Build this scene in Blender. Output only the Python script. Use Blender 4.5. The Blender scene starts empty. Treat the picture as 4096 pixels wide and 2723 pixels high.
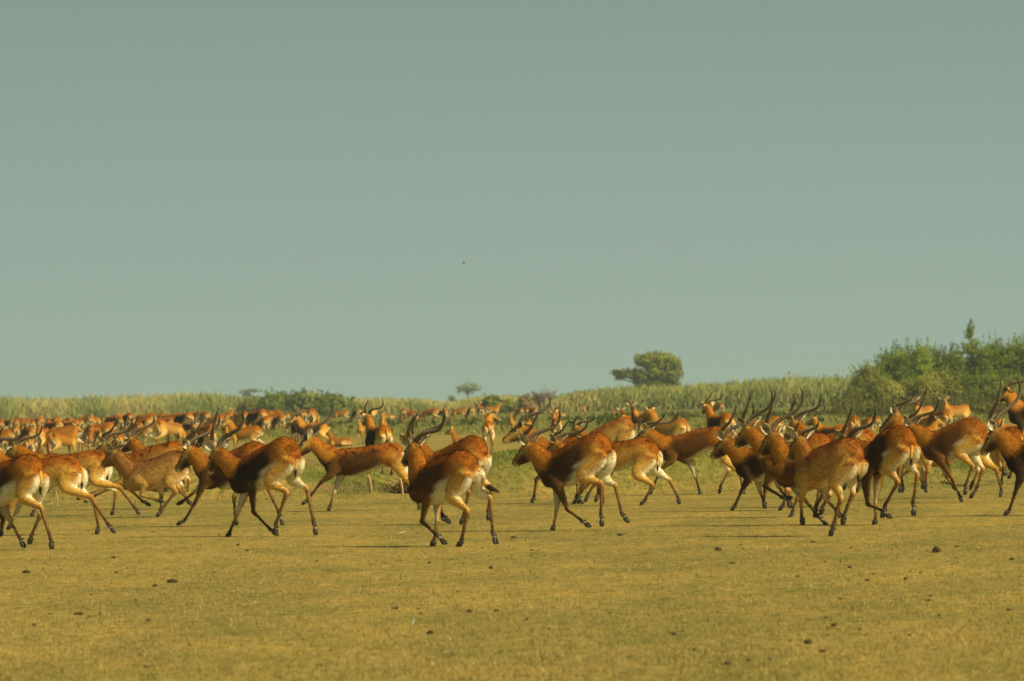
import bpy, math, random
import numpy as np
from mathutils import Vector, Matrix
from mathutils.kdtree import KDTree

random.seed(7)
RNG = np.random.default_rng(11)
SC = bpy.context.scene
COL = SC.collection

# ------------------------------------------------------------------ camera, world, sun, exposure
W_, H_ = 4096.0, 2723.0
F_PX = 24309.0                       # focal length in photograph pixels
CAM_H = 1.42
PITCH = math.atan((1595.2 - H_ / 2) / F_PX)
ROLL = math.radians(-1.26)
cam_d = bpy.data.cameras.new('camera')
cam = bpy.data.objects.new('camera', cam_d)
COL.objects.link(cam)
CAM_ROT = Matrix.Rotation(math.radians(90) + PITCH, 4, 'X') @ Matrix.Rotation(ROLL, 4, 'Z')
cam.matrix_world = Matrix.Translation((0, 0, CAM_H)) @ CAM_ROT
cam_d.sensor_width = 36.0
cam_d.lens = F_PX / W_ * 36.0
cam_d.clip_start = 0.5
cam_d.clip_end = 30000
cam_d.dof.use_dof = True
cam_d.dof.focus_distance = 72.0
cam_d.dof.aperture_fstop = 7.5
SC.camera = cam
SC.render.resolution_x, SC.render.resolution_y = 1024, 680

SUN_EL, SUN_AZ = math.radians(38), math.radians(-40)      # azimuth from +X (right), negative = towards the camera
sun_dir = Vector((math.cos(SUN_EL) * math.cos(SUN_AZ), math.cos(SUN_EL) * math.sin(SUN_AZ), math.sin(SUN_EL)))
sun_d = bpy.data.lights.new('sun', 'SUN')
sun_d.energy = 5.0
sun_d.angle = math.radians(0.6)
sun_d.color = (1.0, 0.83, 0.52)
sun = bpy.data.objects.new('sun', sun_d)
sun.rotation_euler = sun_dir.to_track_quat('Z', 'Y').to_euler()
COL.objects.link(sun)

world = bpy.data.worlds.new('World')
SC.world = world
world.use_nodes = True
nt = world.node_tree
nt.nodes.clear()
sky = nt.nodes.new('ShaderNodeTexSky')
sky.sky_type = 'NISHITA'
sky.sun_disc = False
sky.sun_elevation = SUN_EL
sky.sun_rotation = math.atan2(sun_dir.x, sun_dir.y)
sky.altitude = 0
sky.air_density = 1.0
sky.dust_density = 3.0
sky.ozone_density = 1.2
tint = nt.nodes.new('ShaderNodeMix')
tint.data_type = 'RGBA'
tint.blend_type = 'MULTIPLY'
tint.inputs['Factor'].default_value = 1.0
tint.inputs['B'].default_value = (0.80, 0.94, 0.66, 1)       # dusty dry-season air takes the blue out of the sky
tcw = nt.nodes.new('ShaderNodeTexCoord')
sep = nt.nodes.new('ShaderNodeSeparateXYZ')
nt.links.new(tcw.outputs['Generated'], sep.inputs[0])
dust = nt.nodes.new('ShaderNodeValToRGB')                    # dust layer: pale at the horizon, thinning smoothly upwards
el = dust.color_ramp.elements
STOPS = [(0.0, (4.45, 5.85, 5.15)), (.03, (3.95, 5.25, 4.60)), (.07, (3.05, 4.20, 3.55)), (.30, (2.3, 3.3, 3.0)), (1.0, (1.1, 1.8, 1.9))]
while len(el) < len(STOPS):
    el.new(.5)
for e_, (p_, c_) in zip(el, STOPS):
    e_.position = p_
    e_.color = (*c_, 1)
nt.links.new(sep.outputs['Z'], dust.inputs['Fac'])
fac = nt.nodes.new('ShaderNodeMapRange')
fac.inputs['From Min'].default_value = 0.0
fac.inputs['From Max'].default_value = 0.9
fac.inputs['To Min'].default_value = 0.92
fac.inputs['To Max'].default_value = 0.25
nt.links.new(sep.outputs['Z'], fac.inputs['Value'])
dmix = nt.nodes.new('ShaderNodeMix')
dmix.data_type = 'RGBA'
nt.links.new(fac.outputs['Result'], dmix.inputs['Factor'])
bg = nt.nodes.new('ShaderNodeBackground')
bg.inputs['Strength'].default_value = 0.073
out = nt.nodes.new('ShaderNodeOutputWorld')
nt.links.new(sky.outputs['Color'], tint.inputs['A'])
nt.links.new(tint.outputs['Result'], dmix.inputs['A'])
nt.links.new(dust.outputs['Color'], dmix.inputs['B'])
nt.links.new(dmix.outputs['Result'], bg.inputs['Color'])
nt.links.new(bg.outputs['Background'], out.inputs['Surface'])

SC.view_settings.view_transform = 'Standard'
SC.view_settings.look = 'None'
SC.view_settings.exposure = 0.12
SC.view_settings.gamma = 1.0
SC.render.engine = 'CYCLES'
SC.cycles.filter_width = 1.6
SC.cycles.max_bounces = 6
SC.cycles.diffuse_bounces = 3
SC.cycles.volume_bounces = 1
SC.cycles.transparent_max_bounces = 8
SC.cycles.volume_step_rate = 4
SC.cycles.use_denoising = True

# ------------------------------------------------------------------ pixel <-> world helpers
R3 = np.array(CAM_ROT.to_3x3())
CAMP = np.array([0, 0, CAM_H])


def ray(px, py):
    """direction of the sight line through a photograph pixel (4096 x 2723)"""
    return R3 @ np.array([(px - W_ / 2) / F_PX, -(py - H_ / 2) / F_PX, -1.0])


def ground(px, py, z=0.0):
    d = ray(px, py)
    t = (z - CAM_H) / d[2]
    return CAMP + d * t


def at_dist(px, py, dist):
    d = ray(px, py)
    return CAMP + d * (dist / d[1])


K = 4096 / 2359.0                     # the overview scale used for rows


def hor(x2359):
    return 918.7 - 0.022 * (x2359 - 1179.5)


def row_of(px, p):
    """photograph row (full px) where one metre of standing height shows p overview pixels"""
    return (hor(px / K) + CAM_H * p) * K


# ------------------------------------------------------------------ materials
def mat(name, rough=0.8, spec=0.2):
    m = bpy.data.materials.new(name)
    m.use_nodes = True
    b = m.node_tree.nodes['Principled BSDF']
    b.inputs['Roughness'].default_value = rough
    b.inputs['Specular IOR Level'].default_value = spec
    return m, m.node_tree, b


def ramp(nt, fac, stops):
    r = nt.nodes.new('ShaderNodeValToRGB')
    el = r.color_ramp.elements
    while len(el) < len(stops):
        el.new(0.5)
    for e, (p, c) in zip(el, stops):
        e.position = p
        e.color = (*c, 1)
    nt.links.new(fac, r.inputs['Fac'])
    return r.outputs['Color']


def noise(nt, vec, scale, detail=3.0, rough=0.55, dist=0.0):
    n = nt.nodes.new('ShaderNodeTexNoise')
    n.inputs['Scale'].default_value = scale
    n.inputs['Detail'].default_value = detail
    n.inputs['Roughness'].default_value = rough
    n.inputs['Distortion'].default_value = dist
    if vec is not None:
        nt.links.new(vec, n.inputs['Vector'])
    return n.outputs['Fac']


def mixc(nt, fac, a, b, mode='MIX'):
    n = nt.nodes.new('ShaderNodeMix')
    n.data_type = 'RGBA'
    n.blend_type = mode
    for k, v in (('Factor', fac), ('A', a), ('B', b)):
        if hasattr(v, 'is_output') or isinstance(v, bpy.types.NodeSocket):
            nt.links.new(v, n.inputs[k])
        elif k == 'Factor':
            n.inputs[k].default_value = v
        else:
            n.inputs[k].default_value = (*v, 1)
    return n.outputs['Result']


def bump(nt, b, h, strength, dist):
    n = nt.nodes.new('ShaderNodeBump')
    n.inputs['Strength'].default_value = strength
    n.inputs['Distance'].default_value = dist
    nt.links.new(h, n.inputs['Height'])
    nt.links.new(n.outputs['Normal'], b.inputs['Normal'])


def coords(nt, kind='Object'):
    return nt.nodes.new('ShaderNodeTexCoord').outputs[kind]


def attr(nt, name):
    a = nt.nodes.new('ShaderNodeAttribute')
    a.attribute_name = name
    return a


def make_fur():
    m, nt, b = mat('fur', 0.85, 0.10)
    co = coords(nt)
    a = attr(nt, 'coat')
    n1 = noise(nt, co, 8, 5, 0.62, 1.2)
    c1 = ramp(nt, n1, [(0.37, (0.34, 0.27, 0.24)), (0.47, (0.90, 0.88, 0.86)), (0.60, (1.30, 1.24, 1.10))])
    wet = nt.nodes.new('ShaderNodeMath')
    wet.operation = 'MULTIPLY'
    nt.links.new(a.outputs['Alpha'], wet.inputs[0])
    wet.inputs[1].default_value = 1.0
    mott = mixc(nt, wet.outputs[0], a.outputs['Color'], c1, 'MULTIPLY')
    n2 = noise(nt, co, 48, 3, 0.7, 0.4)
    c2 = ramp(nt, n2, [(0.38, (0.74, 0.72, 0.70)), (0.62, (1.22, 1.22, 1.18))])
    fin = mixc(nt, 0.75, mott, c2, 'MULTIPLY')
    nt.links.new(fin, b.inputs['Base Color'])
    b.inputs['Sheen Weight'].default_value = 0.0
    b.inputs['Sheen Roughness'].default_value = 0.5
    b.inputs['Sheen Tint'].default_value = (1, 0.8, 0.5, 1)
    bump(nt, b, noise(nt, co, 120, 3, 0.7), 0.35, 0.006)
    return m


def make_horn():
    m, nt, b = mat('horn_keratin', 0.5, 0.4)
    a = attr(nt, 'coat')
    n = noise(nt, coords(nt), 60, 3)
    c = ramp(nt, n, [(0.3, (0.75, 0.75, 0.75)), (0.7, (1.2, 1.2, 1.2))])
    nt.links.new(mixc(nt, 1.0, a.outputs['Color'], c, 'MULTIPLY'), b.inputs['Base Color'])
    return m


def make_plain(name, col, rough=0.7, spec=0.2, var=0.25, scale=20):
    m, nt, b = mat(name, rough, spec)
    n = noise(nt, coords(nt), scale, 4)
    lo = tuple(c * (1 - var) for c in col)
    hi = tuple(c * (1 + var) for c in col)
    nt.links.new(ramp(nt, n, [(0.3, lo), (0.7, hi)]), b.inputs['Base Color'])
    bump(nt, b, n, 0.4, 0.01)
    return m


def make_leaf(name, trans=0.38):
    """foliage / blades: colour comes from the face attribute 'coat'"""
    m, nt, b = mat(name, 0.65, 0.15)
    a = attr(nt, 'coat')
    nt.links.new(a.outputs['Color'], b.inputs['Base Color'])
    tr = nt.nodes.new('ShaderNodeBsdfTranslucent')
    nt.links.new(a.outputs['Color'], tr.inputs['Color'])
    mx = nt.nodes.new('ShaderNodeMixShader')
    mx.inputs[0].default_value = trans
    o = nt.nodes['Material Output']
    nt.links.new(b.outputs[0], mx.inputs[1])
    nt.links.new(tr.outputs[0], mx.inputs[2])
    nt.links.new(mx.outputs[0], o.inputs['Surface'])
    return m


M_FUR = make_fur()
M_HORN = make_horn()
M_HOOF = make_plain('hoof_horn', (0.035, 0.028, 0.02), 0.5, 0.4)
M_EYE = make_plain('eye_dark', (0.012, 0.009, 0.007), 0.12, 0.6, 0.05)
M_LEAF = make_leaf('leaf')
M_BLADE = make_leaf('grass_blade', 0.35)
M_BARK = make_plain('bark', (0.13, 0.10, 0.07), 0.9, 0.1, 0.35, 6)
M_DUNG = make_plain('dung', (0.065, 0.048, 0.026), 0.9, 0.1, 0.5, 30)
M_STAKE = make_plain('dry_wood', (0.46, 0.30, 0.13), 0.8, 0.15, 0.3, 18)
M_WHITE = make_plain('white_feather', (0.72, 0.72, 0.66), 0.7, 0.1, 0.1, 40)


# ------------------------------------------------------------------ mesh helpers
def mesh_from(name, verts, faces, material, colors=None, smooth=True, domain='POINT'):
    me = bpy.data.meshes.new(name)
    verts = np.asarray(verts, dtype=np.float32)
    if isinstance(faces, np.ndarray):
        n, k = faces.shape
        me.vertices.add(len(verts))
        me.vertices.foreach_set('co', verts.ravel())
        me.loops.add(n * k)
        me.loops.foreach_set('vertex_index', faces.astype(np.int32).ravel())
        me.polygons.add(n)
        me.polygons.foreach_set('loop_start', np.arange(0, n * k, k, dtype=np.int32))
        me.polygons.foreach_set('loop_total', np.full(n, k, dtype=np.int32))
        me.update(calc_edges=True)
        me.validate()
    else:
        me.from_pydata([tuple(v) for v in verts], [], faces)
        me.update()
    if colors is not None:
        ca = me.color_attributes.new('coat', 'FLOAT_COLOR', 'POINT')
        c = np.asarray(colors, dtype=np.float32)
        if c.shape[1] == 3:
            c = np.hstack([c, np.ones((len(c), 1), np.float32)])
        ca.data.foreach_set('color', c.ravel())
    me.materials.append(material)
    me.polygons.foreach_set('use_smooth', np.full(len(me.polygons), smooth))
    return me


def link(name, data, parent=None, loc=None):
    o = bpy.data.objects.new(name, data)
    COL.objects.link(o)
    if parent is not None:
        o.parent = parent
    if loc is not None:
        o.location = loc
    return o


def tag(o, label=None, cat=None, group=None, kind=None):
    if label:
        o['label'] = label
    if cat:
        o['category'] = cat
    if group:
        o['group'] = group
    if kind:
        o['kind'] = kind
    return o


def copy_tree(o):
    c = o.copy()
    COL.objects.link(c)
    for ch in list(o.children):
        d = ch.copy()
        COL.objects.link(d)
        d.parent = c
        for g in list(ch.children):
            e = g.copy()
            COL.objects.link(e)
            e.parent = d
    return c


def sm(x, a, b):
    t = np.clip((np.asarray(x, float) - a) / (b - a), 0, 1)
    return t * t * (3 - 2 * t)


def lerp(a, b, t):
    return np.asarray(a, float) * (1 - t) + np.asarray(b, float) * t


def catmull(P, n_per):
    """resample control rows P (m,k) with a centripetal-ish Catmull-Rom, n_per samples for every span"""
    P = np.asarray(P, float)
    m = len(P)
    ext = np.vstack([2 * P[0] - P[1], P, 2 * P[-1] - P[-2]])
    outp, us = [], []
    for i in range(m - 1):
        p0, p1, p2, p3 = ext[i], ext[i + 1], ext[i + 2], ext[i + 3]
        for j in range(n_per):
            t = j / n_per
            outp.append(0.5 * ((2 * p1) + (-p0 + p2) * t + (2 * p0 - 5 * p1 + 4 * p2 - p3) * t * t
                               + (-p0 + 3 * p1 - 3 * p2 + p3) * t ** 3))
            us.append(i + t)
    outp.append(P[-1])
    us.append(m - 1.0)
    return np.array(outp), np.array(us)


def loft(ctrl, lateral=(0, 1, 0), n=18, n_per=4, side=1.0, narrow=0.0, cap=True):
    """closed tube. ctrl rows: x y z half_front half_lateral.
    returns verts, faces, u (control index), c (front/dorsal cosine), s (outward sine)"""
    rows, us = catmull(ctrl, n_per)
    P, RB, RA = rows[:, :3], np.maximum(rows[:, 3], 0.004), np.maximum(rows[:, 4], 0.004)
    T = np.gradient(P, axis=0)
    T /= np.linalg.norm(T, axis=1)[:, None] + 1e-9
    lat = np.asarray(lateral, float)
    if lat.ndim == 1:
        lat = np.tile(lat, (len(P), 1))
    A = lat - (lat * T).sum(1)[:, None] * T
    A /= np.linalg.norm(A, axis=1)[:, None] + 1e-9
    B = np.cross(T, A)
    ph = np.arange(n) / n * 2 * math.pi
    cph, sph = np.cos(ph), np.sin(ph)
    wmul = 1 - narrow * np.maximum(cph, 0) ** 2
    V = (P[:, None, :] + B[:, None, :] * (RB[:, None] * cph[None, :])[..., None]
         + A[:, None, :] * (RA[:, None] * (sph * wmul)[None, :])[..., None])
    m = len(P)
    verts = V.reshape(-1, 3)
    faces = []
    for i in range(m - 1):
        a = i * n
        for j in range(n):
            k = (j + 1) % n
            faces.append((a + j, a + n + j, a + n + k, a + k))
    u = np.repeat(us, n)
    c = np.tile(cph, m)
    s = np.tile(sph, m) * side
    if cap:
        verts = np.vstack([verts, P[0] - T[0] * RB[0] * 0.4, P[-1] + T[-1] * RB[-1] * 0.4])
        i0, i1 = m * n, m * n + 1
        for j in range(n):
            k = (j + 1) % n
            faces.append((i0, j, k))
            faces.append((i1, (m - 1) * n + k, (m - 1) * n + j))
        u = np.append(u, [us[0], us[-1]])
        c = np.append(c, [0, 0])
        s = np.append(s, [0, 0])
    return verts, faces, u, c, s


# ------------------------------------------------------------------ antelope coat colours (linear)
CHEST = np.array((0.350, 0.115, 0.010))
ORANGE = np.array((0.500, 0.215, 0.025))
TAN = np.array((0.680, 0.410, 0.085))
WHITE = np.array((0.88, 0.84, 0.62))
GREYW = np.array((0.42, 0.40, 0.30))
DARK = np.array((0.020, 0.013, 0.009))
BROWN = np.array((0.110, 0.042, 0.012))
LEGD = np.array((0.060, 0.036, 0.018))


def mx(a, b, w):
    w = np.asarray(w, float)
    if w.ndim == 1:
        w = w[:, None]
    return np.asarray(a) * (1 - w) + np.asarray(b) * w


def paint_torso(u, c, s, k):
    n = len(u)
    s = np.abs(s)
    col = mx(np.tile(CHEST, (n, 1)), TAN if k['dark'] < 0.5 else ORANGE, sm(-c, -0.75, 0.2) * (0.75 if k['dark'] < .5 else 0.45) * k['tanw'])
    col = mx(col, TAN, sm(2.4 - u, 0, 1.4) * sm(-c, -0.60, 0.1) * 0.85 * k['tanw'])
    D = sm(u, 2.3, 3.2) * (1 - sm(c, 0.50, 0.95)) * k['dark']
    D = np.maximum(D, sm(u, 5.6, 6.8) * (1 - sm(c, -0.2, 0.75)) * k['dark'])
    col = mx(col, mx(np.tile(DARK, (n, 1)), BROWN, sm(c, 0.2, 0.8) * 0.7), D * 0.97)
    col = mx(col, CHEST * 0.75, sm(c, 0.86, 1.0) * sm(u, 2, 3) * 0.6)
    pa = k['patch']
    th = np.interp(u, [2.1, 2.6, 3.0, 3.6, 4.3, 5.0, 5.9], [-.75, -.70 + .24 * pa, -.70 + .38 * pa, -.74 + .42 * pa, -.80 + .30 * pa, -.86 + .18 * pa, -1.05])
    bel = sm(-c, -th - 0.02, -th + 0.16) * sm(u, 2.1, 2.7) * (1 - sm(u, 5.3, 6.0))
    col = mx(col, GREYW * 1.75, bel)
    rear = (1 - sm(u, 0.0, 0.9)) * sm(s, 0.25, 0.7) * sm(-c, -0.1, 0.6)
    col = mx(col, WHITE, rear)
    a = sm(c, 0.1, 0.8) * k['mottle'] * (1 - bel)
    return col, a


def paint_hind(u, c, s, k):
    n = len(u)
    col = np.tile(TAN, (n, 1))
    col = mx(col, CHEST, (1 - sm(u, 0.1, 1.15)) * 0.92 * sm(s, -.4, .3))
    col = mx(col, CHEST * 1.25, sm(c, 0.3, 0.95) * sm(u, 2.2, 3.4) * 0.5)
    wr = sm(-c * 0.92 - s * 0.60, 0.40, 0.56) * (1 - sm(u, 2.7, 3.6)) * sm(u, 0.1, 0.6)
    inner = sm(-s, 0.1, 0.5) * (1 - sm(u, 4.0, 5.0)) * sm(u, 0.6, 1.4)
    col = mx(col, WHITE, np.maximum(wr, inner * 0.9))
    col = mx(col, CHEST * 0.8, sm(s, 0.2, 0.8) * sm(u, 3.2, 4.4) * 0.45)
    col = mx(col, np.array((.24, .125, .035)), sm(u, 4.4, 5.4) * 0.85)
    col = mx(col, LEGD * 1.2, sm(u, 5.5, 7.2) * 0.9)
    col = mx(col, LEGD * 0.8, sm(u, 7.6, 8.2))
    col = mx(col, GREYW * 0.8, sm(u, 8.2, 8.6) * (1 - sm(u, 8.8, 9.2)) * 0.7)
    return col, np.full(n, 0.15)


def paint_fore(u, c, s, k):
    n = len(u)
    base = mx(np.tile(ORANGE * .8 if k['dark'] > .3 else TAN, (n, 1)), TAN, sm(u, 1.0, 3.0) * 0.5)
    dk = (sm(s + c * 0.8, -0.45, 0.35) * sm(u, 3.0, 4.2) * k['legs'])
    dk = np.maximum(dk, k['dark'] * sm(s + c * 1.1, -1.3, -0.5))
    inner = sm(-s, 0.35, 0.75) * (1 - sm(u, 4.8, 6.2)) * sm(u, 1.4, 2.2)
    col = mx(base, mx(np.tile(BROWN * 0.7, (n, 1)), DARK * 1.3, np.full(n, k['dark'])), dk * 0.95)
    col = mx(col, GREYW * 1.3, inner)
    col = mx(col, LEGD * (1 - .5 * k['dark']), sm(u, 5.6, 7.2) * 0.95)
    col = mx(col, GREYW * 0.8, sm(u, 8.2, 8.6) * (1 - sm(u, 8.8, 9.2)) * 0.7)
    return col, np.full(n, 0.15)


def paint_neck(u, c, s, k):
    n = len(u)
    col = mx(np.tile(ORANGE, (n, 1)), CHEST, sm(c, 0.2, 0.9) * 0.7)
    col = mx(col, TAN, sm(-c, 0.2, 0.8) * 0.7 * (1 - k['dark']))
    col = mx(col, DARK, sm(-c + (1.2 - u) * .35, 0.35, 0.85) * (1 - sm(u, 2.3, 3.1)) * k['dark'] * 0.95)
    col = mx(col, GREYW * 1.2, sm(-c, 0.5, 0.9) * sm(u, 2.3, 2.9) * (0.9 - 0.5 * k['dark']))
    return col, sm(c, 0, 0.8) * k['mottle'] * 0.5


def paint_head(u, c, s, k):
    n = len(u)
    s = np.abs(s)
    col = mx(np.tile(ORANGE * 0.85, (n, 1)), TAN * 0.75, sm(s, 0.4, 0.9))
    col = mx(col, BROWN * 0.6 + DARK * 0.4, sm(c, 0.35, 0.8) * sm(u, 2.2, 3.2) * (0.35 + 0.6 * k['face']))
    col = mx(col, BROWN * 0.45, sm(s, 0.3, 0.8) * sm(u, 1.3, 2.4) * sm(-c, -0.3, 0.4) * k['face'] * 0.9)
    col = mx(col, DARK * 1.5, sm(-c, -0.1, 0.7) * sm(u, 0.8, 2.2) * (1 - sm(u, 3.4, 4.2)) * k['face'] * 0.7)
    col = mx(col, WHITE * 0.8, sm(-c, 0.0, 0.5) * sm(u, 4.2, 4.9) * 0.9)
    col = mx(col, DARK, sm(c, 0.0, 0.5) * sm(u, 5.2, 5.8))
    return col, np.full(n, 0.1)


YOUNG = np.array((0.33, 0.20, 0.075))


def smooth_np(co, edges, w, it, lam=0.5):
    n = len(co)
    deg = np.bincount(edges.ravel(), minlength=n).astype(float)[:, None]
    deg[deg == 0] = 1
    for _ in range(it):
        acc = np.zeros_like(co)
        for d in range(co.shape[1]):
            acc[:, d] = (np.bincount(edges[:, 0], weights=co[edges[:, 1], d], minlength=n)
                         + np.bincount(edges[:, 1], weights=co[edges[:, 0], d], minlength=n))
        co = co + (acc / deg - co) * (lam * w)
    return co


def unit(v):
    v = np.asarray(v, float)
    return v / (np.linalg.norm(v) + 1e-9)


def fur_mesh(me, col, n, S):
    """short hairs lying back over the skin, a little longer and rougher along the spine"""
    m = len(me.polygons)
    ctr, nor, ar = np.empty(m * 3), np.empty(m * 3), np.empty(m)
    me.polygons.foreach_get('center', ctr)
    me.polygons.foreach_get('normal', nor)
    me.polygons.foreach_get('area', ar)
    ctr, nor = ctr.reshape(-1, 3), nor.reshape(-1, 3)
    v0 = np.empty(len(me.loops), dtype=np.int64)
    me.loops.foreach_get('vertex_index', v0)
    ls = np.empty(m, dtype=np.int64)
    me.polygons.foreach_get('loop_start', ls)
    fc = col[v0[ls]]
    thin = np.where(ctr[:, 2] < .55 * S, .35, 1.0)
    pi = RNG.choice(m, n, p=(ar * thin) / (ar * thin).sum())
    c, nn = ctr[pi] + RNG.normal(0, .004, (n, 3)), nor[pi]
    flow = np.array((-.8, 0, -.6)) + RNG.normal(0, .28, (n, 3))
    flow -= (flow * nn).sum(1)[:, None] * nn
    flow /= np.linalg.norm(flow, axis=1)[:, None] + 1e-6
    side = np.cross(nn, flow)
    L_ = (.015 + .014 * np.clip(nn[:, 2], 0, 1) ** 2) * RNG.uniform(.6, 1.4, n) * S
    w = RNG.uniform(.0022, .0045, n)[:, None] * S
    tip = c + flow * L_[:, None] + nn * (L_ * RNG.uniform(.15, .55, n))[:, None]
    b = c - nn * .002
    V = np.stack([b - side * w, b + side * w, tip], 1).reshape(-1, 3)
    C = fc[pi][:, :4].copy()
    C[:, :3] *= RNG.uniform(.70, 1.32, n)[:, None]
    C = np.repeat(C, 3, 0)
    return mesh_from('fur', V, np.arange(3 * n).reshape(-1, 3), M_FUR, C)


def build_animal(J, k, voxel=0.0115, S=1.0):
    """J: joints in the animal's own frame (x forward, y left, z up), metres. Returns an Empty with its parts."""
    k = dict(dict(dark=0.0, mottle=0.8, legs=0.8, face=0.5, young=0.0, horn=1.0, spread=1.0, bulk=1.0, deep=1.0, patch=0.2, tanw=1.0, dim=1.0,
                  ear=1.0, tail=None, fwd_horn=-0.68), **k)
    Bk = k['bulk'] * S
    tb, cr, mb, wi = (np.array(J[x], float) for x in ('tb', 'cr', 'mb', 'wi'))
    parts = []

    # ---- torso
    ax = unit(wi - cr)
    up = unit(np.cross(ax, (0, 1, 0)))
    if up[2] < 0:
        up = -up
    L = np.linalg.norm(wi - tb)

    dp = k['deep']

    def st(top, rb, ra, dz=0.0):
        c = np.array(top, float) - up * rb * Bk + np.array((0, 0, dz))
        return [*c, rb * Bk, ra * Bk]
    rows = [
        [*(tb + np.array((-0.012, 0, -0.10)) * S), .085 * Bk, .055 * Bk],
        st(tb * .62 + cr * .38 + up * .010 * S, .140, .116),
        st(cr, .165, .140),
        st(cr * .5 + mb * .5 + up * .000 * S, .165 * dp, .143),
        st(mb, .184 * dp, .152),
        st(mb * .5 + wi * .5 - up * .004 * S, .196 * dp, .148),
        st(wi, .184 * dp ** .3, .120),
        st(wi + ax * .115 * S - up * .080 * S, .140, .092),
        st(wi + ax * .20 * S - up * .12 * S, .085, .056),
    ]
    v, f, u, c, s = loft(rows, n=24, n_per=5, narrow=0.22)
    parts.append((v, f, paint_torso(u, c, s, k), 1.0))

    # ---- neck and head
    poll, nose = np.array(J['poll'], float), np.array(J['nose'], float)
    hd = unit(nose - poll)
    HL = 0.315 * S
    hl = np.cross((0, 0, 1), hd)
    hl = unit(hl) if np.linalg.norm(hl) > 0.15 else np.array((0, 1.0, 0))
    roll = J.get('roll', 0.0)
    hb = np.cross(hd, hl)
    hl = unit(hl * math.cos(roll) + hb * math.sin(roll))
    hb = np.cross(hd, hl)
    n0 = wi + ax * .045 * S - up * .165 * S
    n3 = poll - hb * .065 * S - hd * 0.005 * S
    mid = n0 * .5 + n3 * .5
    chestn = unit(n3 - n0)
    sag = np.array((0, 0, -0.025)) * S
    thick = 1.10 + 0.14 * k['dark'] - 0.12 * k['young']
    nrows = [[*n0, .142 * Bk, .088 * Bk],
             [*(n0 * .70 + n3 * .30 + sag * .7), .128 * Bk * thick, .078 * Bk * thick],
             [*(mid + sag * .5 + chestn * 0.04), .094 * Bk * thick, .068 * Bk * thick],
             [*(n0 * .16 + n3 * .84), .080 * S * thick, .060 * S * thick],
             [*n3, .068 * S, .056 * S]]
    latn = [lerp((0, 1, 0), hl, t) for t in np.linspace(0, 1, 4 * 4 + 1)]
    v, f, u, c, s = loft(nrows, lateral=np.array(latn), n=18, n_per=4)
    parts.append((v, f, paint_neck(u, c, s, k), 0.9))

    hs = [(-0.045, .040, .038, -.040), (0.00, .070, .056, -.060), (0.075, .092, .064, -.078), (0.15, .078, .052, -.074),
          (0.215, .058, .039, -.064), (0.275, .047, .034, -.056), (0.312, .028, .025, -.050)]
    hrows = [[*(poll + hd * a * S + hb * dz * S), rb * S, ra * S] for a, rb, ra, dz in hs]
    v, f, u, c, s = loft(hrows, lateral=hl, n=18, n_per=4)
    parts.append((v, f, paint_head(u, c, s, k), 0.5))

    # ---- legs
    hips = tb * .42 + cr * .58
    sh = wi - up * .19 * S + ax * .035 * S

    def leg(rows, paint, side):
        v, f, u, c, s = loft(rows, n=14, n_per=4, side=side)
        parts.append((v, f, paint(u, c, s, k), 0.45))

    for nm, side in (('hl', 1), ('hr', -1)):
        sti, hok, fet, toe = (np.array(q, float) for q in J[nm])
        h = hips - up * .16 * S + np.array((0, side * .066 * S, 0))
        m1 = h * .66 + sti * .34 + np.array((-.026 * S, -side * .006, 0))
        d1 = unit(hok - sti)
        back = np.cross(d1, (0, 1, 0))
        back = -back if back[0] > 0 else back
        rows = [[*h, .148 * Bk, .066 * Bk],
                [*m1, .142 * Bk, .070 * Bk],
                [*(sti * .92 + hok * .08 + back * .016), .082 * Bk, .054 * Bk],
                [*(sti * .58 + hok * .42 + back * .010), .058 * Bk, .041 * Bk],
                [*(sti * .20 + hok * .80 + back * .012), .034 * S, .024 * S],
                [*(hok + back * .008), .033 * S, .025 * S],
                [*(hok * .72 + fet * .28), .0215 * S, .019 * S],
                [*(hok * .18 + fet * .82), .0185 * S, .0165 * S],
                [*fet, .024 * S, .022 * S],
                [*(fet * .5 + toe * .5), .0185 * S, .0175 * S],
                [*(fet * .28 + toe * .72), .022 * S, .022 * S]]
        leg(rows, paint_hind, side)
    for nm, side in (('fl', 1), ('fr', -1)):
        elb, car, fet, toe = (np.array(q, float) for q in J[nm])
        s0 = sh + np.array((0, side * .068 * S, 0))
        rows = [[*s0, .100 * Bk, .044 * Bk],
                [*(s0 * .5 + elb * .5 + np.array((.015 * S, side * .012, 0))), .088 * Bk, .048 * Bk],
                [*(elb * .95 + car * .05), .064 * Bk, .042 * Bk],
                [*(elb * .60 + car * .40), .046 * S, .034 * S],
                [*(elb * .14 + car * .86), .026 * S, .023 * S],
                [*car, .029 * S, .026 * S],
                [*(car * .72 + fet * .28), .0190 * S, .0175 * S],
                [*(car * .16 + fet * .84), .0175 * S, .0160 * S],
                [*fet, .0235 * S, .021 * S],
                [*(fet * .5 + toe * .5), .0180 * S, .0170 * S],
                [*(fet * .28 + toe * .72), .021 * S, .021 * S]]
        leg(rows, paint_fore, side)

    # ---- fuse into one skin
    VV, FF, CC, AA, SM = [], [], [], [], []
    off = 0
    for v, f, (c, a), w in parts:
        VV.append(v)
        FF += [tuple(i + off for i in q) for q in f]
        CC.append(c)
        AA.append(a)
        SM.append(np.full(len(v), w))
        off += len(v)
    VV, CC, AA, SM = np.vstack(VV), np.vstack(CC), np.concatenate(AA), np.concatenate(SM)
    raw = bpy.data.meshes.new('raw')
    raw.from_pydata([tuple(p) for p in VV], [], FF)
    tmp = bpy.data.objects.new('raw', raw)
    COL.objects.link(tmp)
    md = tmp.modifiers.new('r', 'REMESH')
    md.mode = 'VOXEL'
    md.voxel_size = voxel
    md.adaptivity = 0.0
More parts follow.
